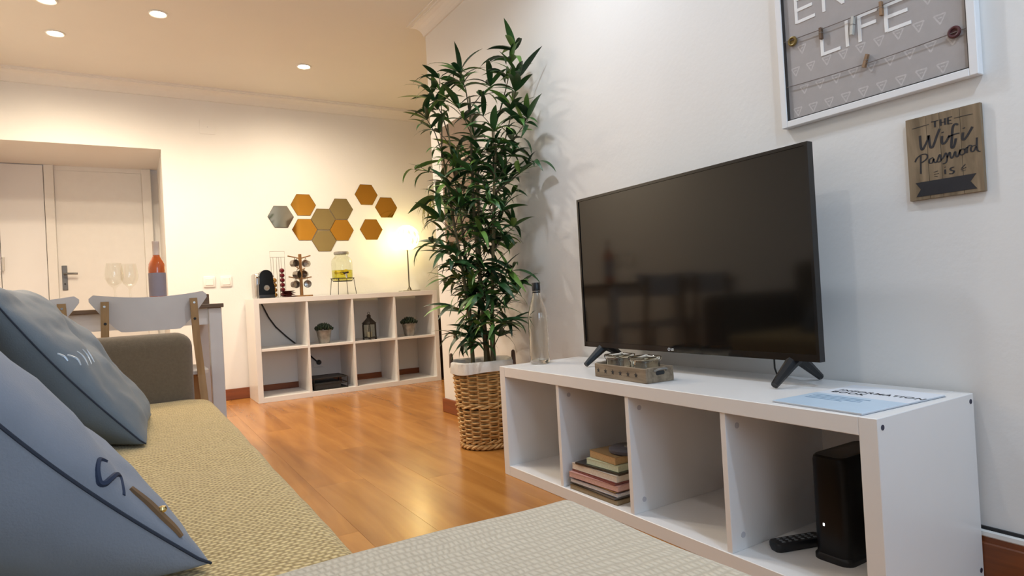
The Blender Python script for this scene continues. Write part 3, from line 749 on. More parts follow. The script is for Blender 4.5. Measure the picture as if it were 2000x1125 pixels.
for (yy, zz, an, ln) in ((0.14, 0.07, 1.75, 0.22), (0.10, 0.06, 1.1, 0.2), (0.03, 0.06, 2.0, 0.17)):
    pts = [(yy + math.cos(an) * ln * t - math.sin(an) * 0.035 * math.sin(PI * t) * sg_, zz + math.sin(an) * ln * t + math.cos(an) * 0.035 * math.sin(PI * t) * sg_) for sg_ in (1, -1) for t in ([i / 8 for i in range(9)] if sg_ > 0 else [i / 8 for i in range(7, 0, -1)])]
    MB().prism(pts, -0.0226, -0.0219, 'YZ').build('printed_leaf', m_pleaf, cvs)

# ================================================================== BASKET AND BAMBOO PLANT
BX, BY = -0.226, 1.935
m_wick = wood('wicker', lin(166, 124, 70), lin(220, 180, 120), 'X', rough=0.6, scale=20, stretch=2, bump=0.05)
bs = thing('wicker_basket', 'tall round woven wicker basket holding the plant', 'basket', (BX, BY, 0))
def brad(z): return 0.112 + 0.026 * (z / 0.38)
NS = 18
mbw = MB(); mbs = MB()
rows = []
zz = 0.052
while zz < 0.365:
    if not (0.185 < zz < 0.208): rows.append(zz)
    zz += 0.0105
for ri, z_ in enumerate(rows):
    ph = (ri % 2) * PI; n = NS * 6
    P = []
    for i in range(n):
        a = 2 * PI * i / n; r = brad(z_) + 0.0062 * math.cos(a * NS / 2 + ph)
        P.append((r * math.cos(a), r * math.sin(a), z_ + 0.0008 * math.sin(a * 3 + ri)))
    mbw.tube(P, 0.0050, 5, closed=True)
wv = mbw.build('woven_strands', m_wick, bs, True); wv['kind'] = 'stuff'
for i in range(NS):
    a = 2 * PI * (i + 0.5) / NS
    mbs.tube([(brad(z_) * math.cos(a), brad(z_) * math.sin(a), z_) for z_ in (0.01, 0.19, 0.362)], 0.0045, 5)
st = mbs.build('upright_stakes', m_wick, bs, True); st['kind'] = 'stuff'
def rope(z_, r_, tr, tw_, name, strands=2):
    mb = MB(); n = 130
    for s_ in range(strands):
        P = []
        for i in range(n):
            a = 2 * PI * i / n; q = a * tw_ + 2 * PI * s_ / strands
            P.append(((r_ + tr * math.cos(q)) * math.cos(a), (r_ + tr * math.cos(q)) * math.sin(a), z_ + tr * math.sin(q)))
        mb.tube(P, tr * 0.95, 6, closed=True)
    mb.build(name, m_wick, bs, True)
rope(0.014, 0.114, 0.0070, 9, 'base_braid', 3); rope(0.036, 0.114, 0.0055, 10, 'lower_band'); rope(0.197, brad(0.197) + 0.003, 0.0058, 8, 'middle_band'); rope(0.372, brad(0.372), 0.0062, 9, 'rim_braid', 3)
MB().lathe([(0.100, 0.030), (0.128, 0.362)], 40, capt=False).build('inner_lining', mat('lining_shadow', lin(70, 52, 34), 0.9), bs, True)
# cloth liner folded over the rim
mb = MB(); n = 72; V = []; F = []
lp = [(0.122, 0.33), (0.125, 0.372), (0.133, 0.396), (0.142, 0.402), (0.150, 0.396), (0.1545, 0.376), (0.155, 0.352)]
for i in range(n):
    a = 2 * PI * i / n; wv_ = 0.0035 * math.sin(a * 9) + 0.002 * math.sin(a * 17 + 1); hem = 0.007 * math.sin(a * 3 + 0.6)
    for k, (r, z_) in enumerate(lp):
        V.append(((r + wv_ * (k > 1)) * math.cos(a), (r + wv_ * (k > 1)) * math.sin(a), z_ + (hem if k >= 5 else hem * .3)))
for i in range(n):
    for k in range(len(lp) - 1):
        F.append((i * len(lp) + k, ((i + 1) % n) * len(lp) + k, ((i + 1) % n) * len(lp) + k + 1, i * len(lp) + k + 1))
mb.add(V, F).build('cloth_liner', mat('liner_cloth', lin(226, 218, 206), 0.9, var=0.04, bump=0.2, bscale=300), bs, True)
m_leather = mat('brown_handle', lin(82, 54, 34), 0.6, var=0.1)
for a0 in (math.radians(-28), math.radians(152)):
    ca, sa = math.cos(a0), math.sin(a0)
    P = [(0.146 * ca - t * sa, 0.146 * sa + t * ca, 0.375 + 0.055 * math.sqrt(max(0, 1 - (t / 0.045) ** 2))) for t in [-0.045 + 0.09 * i / 12 for i in range(13)]]
    MB().tube(P, 0.0085, 8).build('handle', m_leather, bs, True)

def leaf_mat():
    m, nt, bb = nodes_of('bamboo_leaf'); N, Lk = nt.nodes, nt.links
    oi = N.new('ShaderNodeObjectInfo'); geo = N.new('ShaderNodeNewGeometry')
    ad = N.new('ShaderNodeMath'); ad.operation = 'ADD'; Lk.new(oi.outputs['Random'], ad.inputs[0]); Lk.new(geo.outputs['Random Per Island'], ad.inputs[1])
    fr_ = N.new('ShaderNodeMath'); fr_.operation = 'FRACT'; Lk.new(ad.outputs[0], fr_.inputs[0])
    rp = N.new('ShaderNodeValToRGB'); e = rp.color_ramp.elements
    e[0].position = 0.0; e[0].color = lin(28, 52, 32); e[1].position = 1.0; e[1].color = lin(116, 152, 68)
    x = rp.color_ramp.elements.new(0.55); x.color = lin(46, 84, 44)
    x = rp.color_ramp.elements.new(0.85); x.color = lin(82, 122, 56)
    Lk.new(fr_.outputs[0], rp.inputs['Fac']); Lk.new(rp.outputs['Color'], bb.inputs['Base Color'])
    bb.inputs['Roughness'].default_value = 0.42; bb.inputs['Specular IOR Level'].default_value = 0.4
    return m
m_leaf = leaf_mat()
m_cane = wood('cane', lin(74, 66, 40), lin(120, 106, 66), 'Z', rough=0.6, scale=4, stretch=8)
m_twig = mat('twig', lin(66, 60, 38), 0.7, var=0.1)

def leaf_geo(L, Wd, droop, twist=0.0, n=7):
    """lanceolate blade along +x, folded along its midrib and drooping"""
    V = []; F = []
    x = z_ = 0.0; ang = 0.12
    for i in range(n + 1):
        t = i / n
        w_ = Wd / 2 * (math.sin(PI * min(1, t ** 0.72)) ** 0.85 if 0 < t < 1 else 0) + (0.0012 if i == 0 else 0.0)
        tw_ = twist * t
        V += [(x, w_ * math.cos(tw_), z_ + 0.30 * w_ + w_ * math.sin(tw_)), (x, 0, z_), (x, -w_ * math.cos(tw_), z_ + 0.30 * w_ - w_ * math.sin(tw_))]
        ang -= droop / n
        x += L / n * math.cos(ang); z_ += L / n * math.sin(ang)
    for i in range(n):
        a = i * 3; c = a + 3
        F += [(a, a + 1, c + 1, c), (a + 1, a + 2, c + 2, c + 1)]
    return V, F
rl = random.Random(11)
leaf_vars = []
for k in range(8):
    g = leaf_geo(1.0, 0.135 + 0.065 * rl.random(), 0.5 + 1.4 * k / 7, rl.uniform(-0.5, 0.5))
    me = MB().add(*g).mesh('leaf', True, 80); me.materials.append(m_leaf); leaf_vars.append((me, g))
pl = thing('bamboo_plant', 'tall artificial bamboo plant with narrow dark green leaves', 'plant', (BX, BY, 0.36))
MB().lathe([(0.02, -0.035), (0.120, -0.02), (0.120, -0.012), (0.09, -0.004), (0.01, 0.0)], 30, capt=True).build('soil', mat('potting_moss', lin(52, 44, 30), 0.95, var=0.3, scale=60, bump=0.6, bscale=90), pl, True)
canes = [  # base offset, top offset, height, radius
    ((-0.045, 0.01), (-0.125, 0.06), 1.06, 0.0095), ((-0.005, -0.03), (-0.02, -0.04), 1.28, 0.0105), ((0.03, 0.0), (0.02, 0.02), 0.98, 0.008),
    ((0.045, -0.04), (0.075, -0.10), 1.17, 0.0095), ((-0.02, 0.045), (-0.06, 0.10), 1.18, 0.008), ((0.02, -0.06), (0.03, -0.19), 1.02, 0.008)]
tufts = []      # (origin, direction, size)
camL = cP - Vector((BX, BY, 0.36))
def keep(p): return p.x + BX < -0.022
for ci, (b0, t0, h, r0) in enumerate(canes):
    P = []; R_ = []
    n = 22
    for i in range(n + 1):
        t = i / n
        p = Vector((b0[0] + (t0[0] - b0[0]) * t ** 1.5, b0[1] + (t0[1] - b0[1]) * t ** 1.5, -0.01 + h * t))
        p.x += 0.006 * math.sin(t * 7 + ci); p.y += 0.006 * math.cos(t * 6 + ci * 2)
        P.append(p); node = 1.22 if i % 3 == 0 else 1.0
        R_.append(r0 * (1 - 0.55 * t) * node)
    MB().tube(P, R_, 8).build('cane', m_cane, pl, True)
    nb = int(14 + 2 * h)
    for k in range(nb):
        t = 0.10 + 0.88 * (k + rl.random() * 0.7) / nb
        o = P[int(t * n)]
        az = k * 2.4 + ci * 1.1 + rl.uniform(-0.5, 0.5)
        el = rl.uniform(0.25, 0.95)
        prof_ = 0.6 + 0.7 * math.sin(PI * min(1, max(0, (t - 0.02))) ** 0.8)
        ln = rl.uniform(0.06, 0.19) * prof_ * (1.1 if t > 0.3 else 0.85)
        d = Vector((math.cos(az) * math.cos(el), math.sin(az) * math.cos(el), math.sin(el)))
        e = o + d * ln
        if e.x + BX > -0.05: e.x = -0.05 - BX
        MB().tube([o, o.lerp(e, 0.5) + Vector((0, 0, 0.008)), e], [0.0026, 0.002, 0.0014], 5).build('twig', m_twig, pl, True)
        tufts.append((e, d, 0.85 + 0.3 * rl.random()))
        if ln > 0.12: tufts.append((o.lerp(e, 0.55), d, 0.75))
# long top shoots
for (o, e) in (((-0.125, 0.06, 1.0), (-0.13, 0.03, 1.36)), ((-0.02, -0.04, 1.2), (-0.045, -0.02, 1.38)), ((0.075, -0.10, 1.1), (0.135, -0.22, 1.44)), ((0.03, -0.19, 0.9), (0.12, -0.26, 1.30)),
               ((-0.12, 0.05, 1.0), (-0.20, 0.07, 1.20)), ((-0.06, 0.1, 1.1), (-0.15, 0.08, 1.30)), ((0.075, -0.10, 0.95), (0.16, -0.26, 1.12)), ((0.03, -0.15, 0.8), (0.165, -0.28, 0.92))):
    o, e = Vector(o), Vector(e)
    MB().tube([o, o.lerp(e, 0.5) + Vector((0.008, 0, 0.01)), e], [0.0035, 0.0028, 0.0016], 6).build('twig', m_twig, pl, True)
    d = (e - o).normalized()
    tufts += [(e, d, 1.1), (o.lerp(e, 0.65), d, 0.9), (o.lerp(e, 0.85), d, 1.0)]
leaves = []
for (o, d, s) in tufts:
    nl = rl.randint(5, 8)
    az0 = rl.random() * 6.28
    for k in range(nl):
        az = az0 + k * 2.4 + rl.uniform(-0.3, 0.3)
        pitch = rl.uniform(-0.25, 0.75)
        dd = Vector((math.cos(az) * math.cos(pitch), math.sin(az) * math.cos(pitch), math.sin(pitch))) + d * 0.55
        dd.normalize()
        L = rl.uniform(0.115, 0.185) * s
        if o.x + BX + dd.x * L > -0.02: dd.x = -abs(dd.x) * 0.4; dd.normalize()
        if o.x + BX + dd.x * L > -0.02: continue
        vi = rl.randrange(8)
        yv = dd.cross(Vector((0, 0, 1)))
        if yv.length < 0.05: continue
        yv.normalize(); yv = -yv; zv = dd.cross(yv)
        roll = rl.uniform(-0.6, 0.6)
        mt = Matrix((( dd.x, yv.x, zv.x, o.x), (dd.y, yv.y, zv.y, o.y), (dd.z, yv.z, zv.z, o.z), (0, 0, 0, 1))) @ Matrix.Rotation(roll, 4, 'X') @ Matrix.Scale(L, 4)
        tip = mt @ Vector(leaf_vars[vi][1][0][-2])
        if not keep(tip): continue
        if tip.z < 0.02 and (Vector((tip.x, tip.y)).length < 0.19 or tip.z < -0.06): continue
        if tip.y < -0.45 or tip.x < -0.30: continue
        leaves.append(((camL - tip).length - 2.5 * L, vi, mt))
leaves.sort(key=lambda q: q[0])
for dist, vi, mt in leaves[:300]:
    o = link('leaf', leaf_vars[vi][0], None, pl); o.matrix_local = mt
mb = MB()
for dist, vi, mt in leaves[300:]: mb.add(leaf_vars[vi][1][0], leaf_vars[vi][1][1], mt)
o = mb.build('inner_leaves', m_leaf, pl, True, 80); o['kind'] = 'stuff'

# ================================================================== SECOND PLANT BEHIND THE WALL END
p2 = thing('planter', 'tall dark brown planter glimpsed between the cube shelf and the wall end', 'planter', (0.81, 4.36, 0))
MB().rbox(-0.13, 0.13, -0.13, 0.13, 0, 0.54, 0.006, 2).build('body', mat('planter_brown', lin(70, 44, 28), 0.5, var=0.1), p2)
MB().rbox(-0.138, 0.138, -0.138, 0.138, 0.51, 0.545, 0.004, 1).build('rim', mat('planter_rim', lin(60, 38, 24), 0.5, var=0.1), p2)
p3 = thing('dracaena_plant', 'thin-leaved yellow-green plant lit by the table lamp beside the wall end', 'plant', (0.78, 4.33, 0.545))
MB().tube([(0, 0, 0.001), (-0.02, -0.01, 0.4), (-0.10, -0.06, 0.82), (-0.19, -0.11, 1.01)], [0.012, 0.010, 0.007, 0.004], 8).build('stem', m_cane, p3, True)
m_yleaf = mat('yellow_leaf', lin(120, 122, 42), 0.55, var=0.2)
for k in range(26):
    top = Vector((-0.19, -0.11, 1.01)) + Vector((rl.uniform(-.03, .06), rl.uniform(-.05, .05), rl.uniform(-0.09, 0.02)))
    az = rl.uniform(0, 6.28) if k > 13 else rl.uniform(2.3, 4.3); pitch = rl.uniform(-0.5, 0.7)
    V, F = leaf_geo(rl.uniform(0.16, 0.27), 0.012, 1.7, 0.2)
    MB().add(V, F, Matrix.Translation(top) @ Matrix.Rotation(az, 4, 'Z') @ Matrix.Rotation(-pitch, 4, 'Y')).build('leaf', m_yleaf, p3, True)

# ================================================================== ON THE CUBE SHELF
TZ = H2
# coffee machine
cm = thing('coffee_machine', 'small black capsule coffee machine with a round badge on the shelf top', 'coffee machine', (-0.752, 4.395, TZ))
arch = [(-0.057, 0.0), (0.057, 0.0), (0.057, 0.10), (0.050, 0.112), (0.048, 0.16)] + arc(0, 0.165, 0.048, 0, 180, 12) + [(-0.048, 0.16), (-0.050, 0.112), (-0.057, 0.10)]
MB().prism(arch, -0.10, 0.0, 'XZ').build('front_housing', m_gloss, cm, True, 30)
MB().rbox(-0.070, 0.045, -0.02, 0.14, 0.0, 0.195, 0.018, 3).build('rear_body', m_steel, cm, True, 30)
MB().rbox(-0.055, 0.055, -0.12, -0.10, 0.0, 0.025, 0.005, 2).build('drip_tray', m_black, cm, True)
bd = MB().lathe([(0.020, 0), (0.020, 0.002), (0.016, 0.003)], 24, mtx=Matrix.Translation((0.0, -0.1001, 0.078)) @ Matrix.Rotation(PI / 2, 4, 'X')).build('badge', m_zinc, cm, True)
mb = MB()
for k in range(3):
    a = k * 2 * PI / 3 + PI / 2
    mb.tube([(0.009 * math.cos(a), -0.1034, 0.078 + 0.009 * math.sin(a)), (0.009 * math.cos(a + 2.1), -0.1034, 0.078 + 0.009 * math.sin(a + 2.1))], 0.0014, 5)
mb.build('badge_mark', m_chrome, bd)
MB().tube([(-0.052, -0.06, 0.165), (-0.066, -0.06, 0.165)], 0.010, 12).tube([(0.052, -0.06, 0.165), (0.060, -0.06, 0.165)], 0.010, 12).build('lever_hinge', m_chrome, cm, True)
# capsule dispenser
cd_ = thing('capsule_rack', 'tall wire capsule rack with gold and red coffee capsules', 'capsule rack', (-0.632, 4.47, TZ))
m_wire = mat('rack_wire', (0.42, 0.40, 0.36, 1), 0.3, metal=0.9, var=0.0)
mb = MB()
mb.tube([(-0.055, 0, 0.318), (-0.055, 0, 0.365), (0.055, 0, 0.365), (0.055, 0, 0.318)], 0.002, 6, closed=True)
for cx_ in (-0.029, 0.031):
    for dx, dy in ((-0.021, 0), (0.021, 0), (0, 0.021)):
        mb.tube([(cx_ + dx * 1.15, dy, 0.318), (cx_ + dx, dy, 0.295), (cx_ + dx, dy, 0.004)], 0.0018, 6)
mb.build('wire_frame', m_wire, cd_, True)
MB().rbox(-0.058, 0.058, -0.03, 0.034, 0, 0.006, 0.002, 1).build('base', m_zinc, cd_)
mg = mat('capsule_gold', lin(176, 130, 60), 0.25, metal=0.9, var=0.0); mr_ = mat('capsule_red', lin(112, 22, 32), 0.3, metal=0.6, var=0.0)
def capsule(p, m, label, grp):
    t = thing('coffee_capsule', label, 'capsule', p, 0, grp)
    mt = Matrix.Rotation(-PI / 2, 4, 'X')
    MB().lathe([(0.006, -0.014), (0.0115, -0.012), (0.0155, 0.008), (0.0185, 0.009), (0.0185, 0.0105)], 16, mtx=mt).build('cup', m, t, True)
    MB().lathe([(0.0165, 0.0105), (0.0165, 0.0112)], 16, mtx=mt).build('lid', mat('capsule_foil', (0.6, 0.58, 0.52, 1), 0.3, metal=1.0, var=0.0), t)
ORD = ('lowest', 'second lowest', 'third from the bottom', 'fourth from the bottom', 'second highest', 'topmost')
for k in range(4): capsule((-0.661, 4.47, TZ + 0.026 + k * 0.0375), mg, 'gold coffee capsule, ' + ('lowest', 'second lowest', 'second highest', 'topmost')[k] + ' in the left column of the rack', 'gold capsules in the rack')
for k in range(6): capsule((-0.601, 4.47, TZ + 0.026 + k * 0.0375), mr_, 'dark red coffee capsule, ' + ORD[k] + ' in the right column of the rack', 'red capsules in the rack')
# saucers
m_sauc = mat('saucer_dark', lin(96, 48, 46), 0.25, metal=0.4, var=0.05)
sl = ('lowest saucer of the dark stack beside the coffee capsules', 'second lowest saucer of the dark stack', 'second highest saucer of the dark stack', 'topmost saucer of the dark stack beside the coffee capsules')
for k in range(4):
    t = thing('saucer', sl[k], 'saucer', (-0.590 + (0.004, -0.003, 0.002, -0.002)[k], 4.345, TZ + k * 0.0125), 0, 'stacked saucers')
    MB().lathe([(0.026, 0.0), (0.028, 0.002), (0.050, 0.008), (0.054, 0.011), (0.052, 0.0118), (0.027, 0.0045)], 28).build('dish', m_sauc, t, True)
# cup tree
ctx, cty = -0.478, 4.395
tr = thing('cup_tree', 'wooden mug tree with three pairs of arms on the shelf top', 'cup stand', (ctx, cty, TZ))
MB().rbox(-0.073, 0.073, -0.06, 0.06, 0, 0.012, 0.003, 2).build('base', m_treewood, tr)
MB().rbox(-0.011, 0.011, -0.011, 0.011, 0.012, 0.335, 0.002, 1).build('post', m_treewood, tr)
arms = [((-0.092, 0.0, 0.322), 0.300), ((0.082, 0.0, 0.322), 0.300), ((-0.044, -0.07, 0.232), 0.205), ((0.044, 0.05, 0.225), 0.205), ((-0.092, 0.0, 0.160), 0.138), ((0.082, 0.0, 0.154), 0.138)]
for (ex, ey, ez), z0_ in arms:
    MB().tube([(0, 0, z0_), (ex, ey, ez)], 0.0048, 7).build('arm', m_treewood, tr, True)
m_cup = mat('steel_cup', (0.38, 0.34, 0.30, 1), 0.22, metal=0.9, var=0.04)
cups = [((-0.048, -0.02, 0.262), 'steel cup hanging from the top left arm of the mug tree', 0.5), ((0.042, -0.02, 0.258), 'steel cup hanging from the top right arm of the mug tree', -0.6),
        ((-0.038, -0.045, 0.172), 'steel cup hanging from the middle left arm of the mug tree', 0.8), ((0.036, 0.03, 0.178), 'steel cup hanging from the middle right arm of the mug tree', -0.5),
        ((-0.050, -0.02, 0.098), 'steel cup hanging from the lowest left arm of the mug tree', 0.3), ((0.046, -0.02, 0.098), 'steel cup hanging from the lowest right arm of the mug tree', -0.3)]
for (cx_, cy_, cz_), lb, az in cups:
    t = thing('coffee_cup', lb, 'cup', (ctx + cx_, cty + cy_, TZ + cz_), az, 'cups on the mug tree')
    mt = Matrix.Rotation(PI / 2, 4, 'X')
    MB().lathe([(0.0, -0.026), (0.022, -0.026), (0.027, -0.022), (0.030, 0.020), (0.028, 0.020), (0.025, -0.018), (0.0, -0.022)], 24, mtx=mt, capb=False, capt=False).build('bowl', m_cup, t, True)
    MB().tube([(0, -0.012 + 0.012 * math.cos(a) * 1.0, 0.029 + 0.014 * math.sin(a)) for a in [i * PI / 8 for i in range(9)]], 0.0026, 6).build('handle', m_cup, t, True)
# drink dispenser
dx_, dy_ = -0.140, 4.43
stn = thing('dispenser_stand', 'black wire stand under the glass drinks dispenser', 'stand', (dx_, dy_, TZ))
mb = MB()
for r_, z_ in ((0.094, 0.134), (0.076, 0.112)):
    mb.tube([(r_ * math.cos(i * PI / 16), r_ * math.sin(i * PI / 16), z_) for i in range(32)], 0.0026, 6, closed=True)
mb.build('ring', m_darkmetal, stn, True)
for k in range(4):
    a = PI / 4 + k * PI / 2 + 0.15
    MB().tube([(0.093 * math.cos(a), 0.093 * math.sin(a), 0.134), (0.110 * math.cos(a), 0.110 * math.sin(a), 0.0022)], 0.0026, 6).tube([(0.094 * math.cos(a), 0.094 * math.sin(a), 0.134), (0.076 * math.cos(a), 0.076 * math.sin(a), 0.112)], 0.0022, 5).build('leg', m_darkmetal, stn, True)
dsp = thing('drinks_dispenser', 'glass drinks dispenser half full of yellow lemon water', 'dispenser', (dx_, dy_, TZ + 0.115))
MB().lathe([(0.070, 0.0), (0.078, 0.008), (0.083, 0.03), (0.084, 0.14), (0.080, 0.168), (0.062, 0.190), (0.053, 0.198), (0.053, 0.218)], 36, capt=False).build('jar', glass('dispenser_glass', (0.93, 0.95, 0.86, 1), thin=0.55), dsp, True, 60)
MB().lathe([(0.068, 0.004), (0.075, 0.010), (0.080, 0.03), (0.081, 0.085), (0.0, 0.085)], 36, capt=False).build('lemon_water', glass('lemon_water', (0.90, 0.86, 0.30, 1), thin=0.25), dsp, True, 60)
MB().lathe([(0.056, 0.214), (0.060, 0.217), (0.060, 0.232), (0.054, 0.237)], 30).build('lid', m_zinc, dsp, True)
lm = mat('lemon', lin(222, 200, 50), 0.5, var=0.05); ml = mat('mint_leaf', lin(44, 70, 28), 0.6, var=0.1)
for k in range(5):
    a = k * 1.3
    MB().lathe([(0.022, -0.002), (0.022, 0.002)], 16, mtx=Matrix.Translation((0.045 * math.cos(a), 0.045 * math.sin(a), 0.070)) @ Matrix.Rotation(0.5 + k, 4, 'X')).build('lemon_slice', lm, dsp, True)
MB().tube([(0.0, -0.083, 0.045), (0.0, -0.108, 0.045)], 0.010, 10).tube([(0.0, -0.104, 0.045), (0.004, -0.108, 0.018)], 0.007, 8).build('tap', m_chrome, dsp, True)
MB().tube([(-0.02, -0.104, 0.056), (0.02, -0.104, 0.064)], 0.007, 8).build('tap_lever', m_darkmetal, dsp, True)
for k in range(5):
    V, F = leaf_geo(0.035, 0.02, 0.5); MB().add(V, F, Matrix.Translation((-0.01, -0.055, 0.066)) @ Matrix.Rotation(k * 1.2, 4, 'Z')).build('mint_leaf', ml, dsp, True)
# table lamp
lx, ly = 0.440, 4.44
lp_ = thing('table_lamp', 'lit table lamp with a white globe shade of curved strips', 'lamp', (lx, ly, TZ))
MB().rbox(-0.080, 0.080, -0.055, 0.055, 0.0, 0.012, 0.003, 2).build('base', m_steel, lp_)
MB().tube([(-0.002, 0, 0.012), (0.0, 0, 0.375)], 0.006, 10).lathe([(0.022, 0.012), (0.012, 0.03), (0.006, 0.045)], 20).build('stem', mat('lamp_stem', (0.16, 0.15, 0.11, 1), 0.35, metal=0.7, var=0.0), lp_, True)
gz, gr = 0.467, 0.108
def shade_mat():
    m = bpy.data.materials.new('lamp_shade_strip'); m.use_nodes = True; nt = m.node_tree; nt.nodes.clear()
    d = nt.nodes.new('ShaderNodeBsdfDiffuse'); d.inputs[0].default_value = (0.85, 0.8, 0.6, 1)
    t = nt.nodes.new('ShaderNodeBsdfTranslucent'); t.inputs[0].default_value = (0.9, 0.82, 0.55, 1)
    e = nt.nodes.new('ShaderNodeEmission'); e.inputs[0].default_value = (1, 0.9, 0.55, 1); e.inputs[1].default_value = 0.35
    a = nt.nodes.new('ShaderNodeMixShader'); a.inputs[0].default_value = 0.55
    nt.links.new(d.outputs[0], a.inputs[1]); nt.links.new(t.outputs[0], a.inputs[2])
    s = nt.nodes.new('ShaderNodeAddShader'); nt.links.new(a.outputs[0], s.inputs[0]); nt.links.new(e.outputs[0], s.inputs[1])
    o = nt.nodes.new('ShaderNodeOutputMaterial'); nt.links.new(s.outputs[0], o.inputs[0]); return m
m_shade = shade_mat()
for k in range(12):
    a0 = 2 * PI * k / 12; V = []; F = []; n = 14
    for i in range(n + 1):
        th = PI * (0.06 + 0.88 * i / n); wv_ = 0.19 + 0.06 * math.cos(2 * th)
        for j in range(3):
            a = a0 + (j - 1) * wv_ * 0.8 + 0.35 * math.cos(th)
            V.append((gr * math.sin(th) * math.cos(a), gr * math.sin(th) * math.sin(a), gz + gr * math.cos(th)))
    for i in range(n):
        for j in range(2): F.append((i * 3 + j, i * 3 + j + 1, i * 3 + j + 4, i * 3 + j + 3))
    MB().add(V, F).build('shade_strip', m_shade, lp_, True, 80)
MB().lathe([(0.03, gz + gr * 0.975), (0.03, gz + gr * 0.985)], 20).lathe([(0.03, gz - gr * 0.985), (0.03, gz - gr * 0.975)], 20).build('shade_ring', m_shade, lp_)
MB().lathe([(0.008, gz - 0.09), (0.012, gz - 0.05), (0.030, gz - 0.01), (0.032, gz + 0.01), (0.024, gz + 0.030), (0.0, gz + 0.038)], 20, capt=False).build('bulb', emission('lamp_bulb', (1, 0.86, 0.48, 1), 45.0), lp_, True)
dl = bpy.data.lights.new('lamp_light', 'POINT'); dl.energy = LAMP_POWER; dl.color = (1.0, 0.80, 0.30); dl.shadow_soft_size = 0.06
ol = bpy.data.objects.new('lamp_light', dl); COL.objects.link(ol); ol.location = (lx, ly, TZ + gz)

# ================================================================== IN THE CUBE SHELF
SZM = ZM + 0.018
m_succ = mat('succulent', lin(22, 40, 24), 0.6, var=0.3, scale=80)
def pot(x, y, label):
    t = thing('potted_succulent', label, 'potted plant', (x, y, SZM), 0, 'succulents in zinc pots')
    MB().lathe([(0.037, 0.0), (0.040, 0.002), (0.057, 0.098), (0.061, 0.100), (0.061, 0.106), (0.056, 0.106), (0.052, 0.090), (0.0, 0.088)], 28, capt=False).build('pot', m_zinc, t, True)
    rr = random.Random(int(x * 1000))
    for k in range(48):
        a = k * 2.4; r_ = 0.055 * math.sqrt((k + 0.5) / 48); ln = 0.024 + 0.008 * rr.random(); el = 1.5 - 0.75 * r_ / 0.055
        p = (r_ * math.cos(a), r_ * math.sin(a), 0.102 + 0.034 * (1 - (r_ / 0.055) ** 2))
        mt = Matrix.Translation(p) @ Matrix.Rotation(a, 4, 'Z') @ Matrix.Rotation(-el, 4, 'Y')
        mb = MB(); mb.tube([(0, 0, 0), (ln * .35, 0, 0), (ln * .75, 0, 0.002), (ln, 0, 0.004)], [0.006, 0.0105, 0.008, 0.001], 6, mtx=mt)
        mb.build('leaf', m_succ, t, True)
pot(-0.338, 4.335, 'dark green succulent in a zinc pot in the second compartment')
pot(0.374, 4.335, 'dark green succulent in a zinc pot in the right-hand compartment')
# lantern
ln_ = thing('lantern', 'small black metal lantern with glass panes on the middle shelf', 'lantern', (0.030, 4.335, SZM))
NL = 6; lr = 0.056
hexp = lambda r: [(r * math.cos(2 * PI * i / NL + 0.3), r * math.sin(2 * PI * i / NL + 0.3)) for i in range(NL)]
MB().prism(hexp(lr + 0.006), 0.012, 0.020).build('base_plate', m_darkmetal, ln_)
MB().prism(hexp(lr + 0.004), 0.122, 0.130).build('top_plate', m_darkmetal, ln_)
for i, (x, y) in enumerate(hexp(lr)):
    MB().tube([(x, y, 0.018), (x, y, 0.124)], 0.0045, 6).build('post', m_darkmetal, ln_)
    MB().lathe([(0.006, 0), (0.005, 0.012)], 8, (x, y, 0)).build('foot', m_darkmetal, ln_)
    x2, y2 = hexp(lr)[(i + 1) % NL]
    cxm, cym = (x + x2) / 2, (y + y2) / 2; an = math.atan2(y2 - y, x2 - x); hl = math.hypot(x2 - x, y2 - y) / 2 - 0.004
    MB().box(-hl, hl, -0.0008, 0.0008, 0.02, 0.122, mtx=Matrix.Translation((cxm, cym, 0)) @ Matrix.Rotation(an, 4, 'Z')).build('pane', glass('lantern_glass', (0.9, 0.92, 0.9, 1), thin=0.6), ln_)
loft([(0.130, hexp(lr + 0.010)), (0.158, hexp(0.036)), (0.180, hexp(0.014))]).build('roof', m_darkmetal, ln_)
loft([(0.178, hexp(0.018)), (0.196, hexp(0.018)), (0.206, hexp(0.005))]).build('chimney', m_darkmetal, ln_)
MB().tube([(0.010 * math.cos(i * PI / 8), 0, 0.212 + 0.010 * math.sin(i * PI / 8)) for i in range(16)], 0.0016, 6, closed=True).build('hanging_ring', m_darkmetal, ln_, True)
MB().lathe([(0.022, 0.0205), (0.022, 0.060), (0.020, 0.062)], 18).build('candle', m_wax, ln_, True)
# black mesh tray in the lower row
tray = thing('mesh_tray', 'low black wire tray in the second lower compartment', 'tray', (-0.318, 4.40, BO))
mb = MB()
tx, ty, th_ = 0.130, 0.125, 0.088
for z_ in (0.004, 0.042, th_):
    mb.tube([(-tx, -ty, z_), (tx, -ty, z_), (tx, ty, z_), (-tx, ty, z_)], 0.0035, 6, closed=True)
for sx_ in (-1, 1):
    for sy_ in (-1, 1): mb.tube([(sx_ * tx, sy_ * ty, 0.0035), (sx_ * tx, sy_ * ty, th_)], 0.0035, 6)
mb.build('wire_frame', m_darkmetal, tray)
MB().box(-tx, tx, -ty, ty, th_ - 0.002, th_).build('top_panel', mat('mesh_panel', (0.03, 0.03, 0.03, 1), 0.5, var=0.2, scale=90), tray)
MB().box(-tx, tx, -ty, ty, 0.002, 0.004).build('bottom_panel', MATS['mesh_panel'], tray)
MB().rbox(-tx + 0.006, tx - 0.05, -ty + 0.006, ty - 0.006, 0.006, 0.055, 0.003, 1).build('drawer', MATS['mesh_panel'], tray)
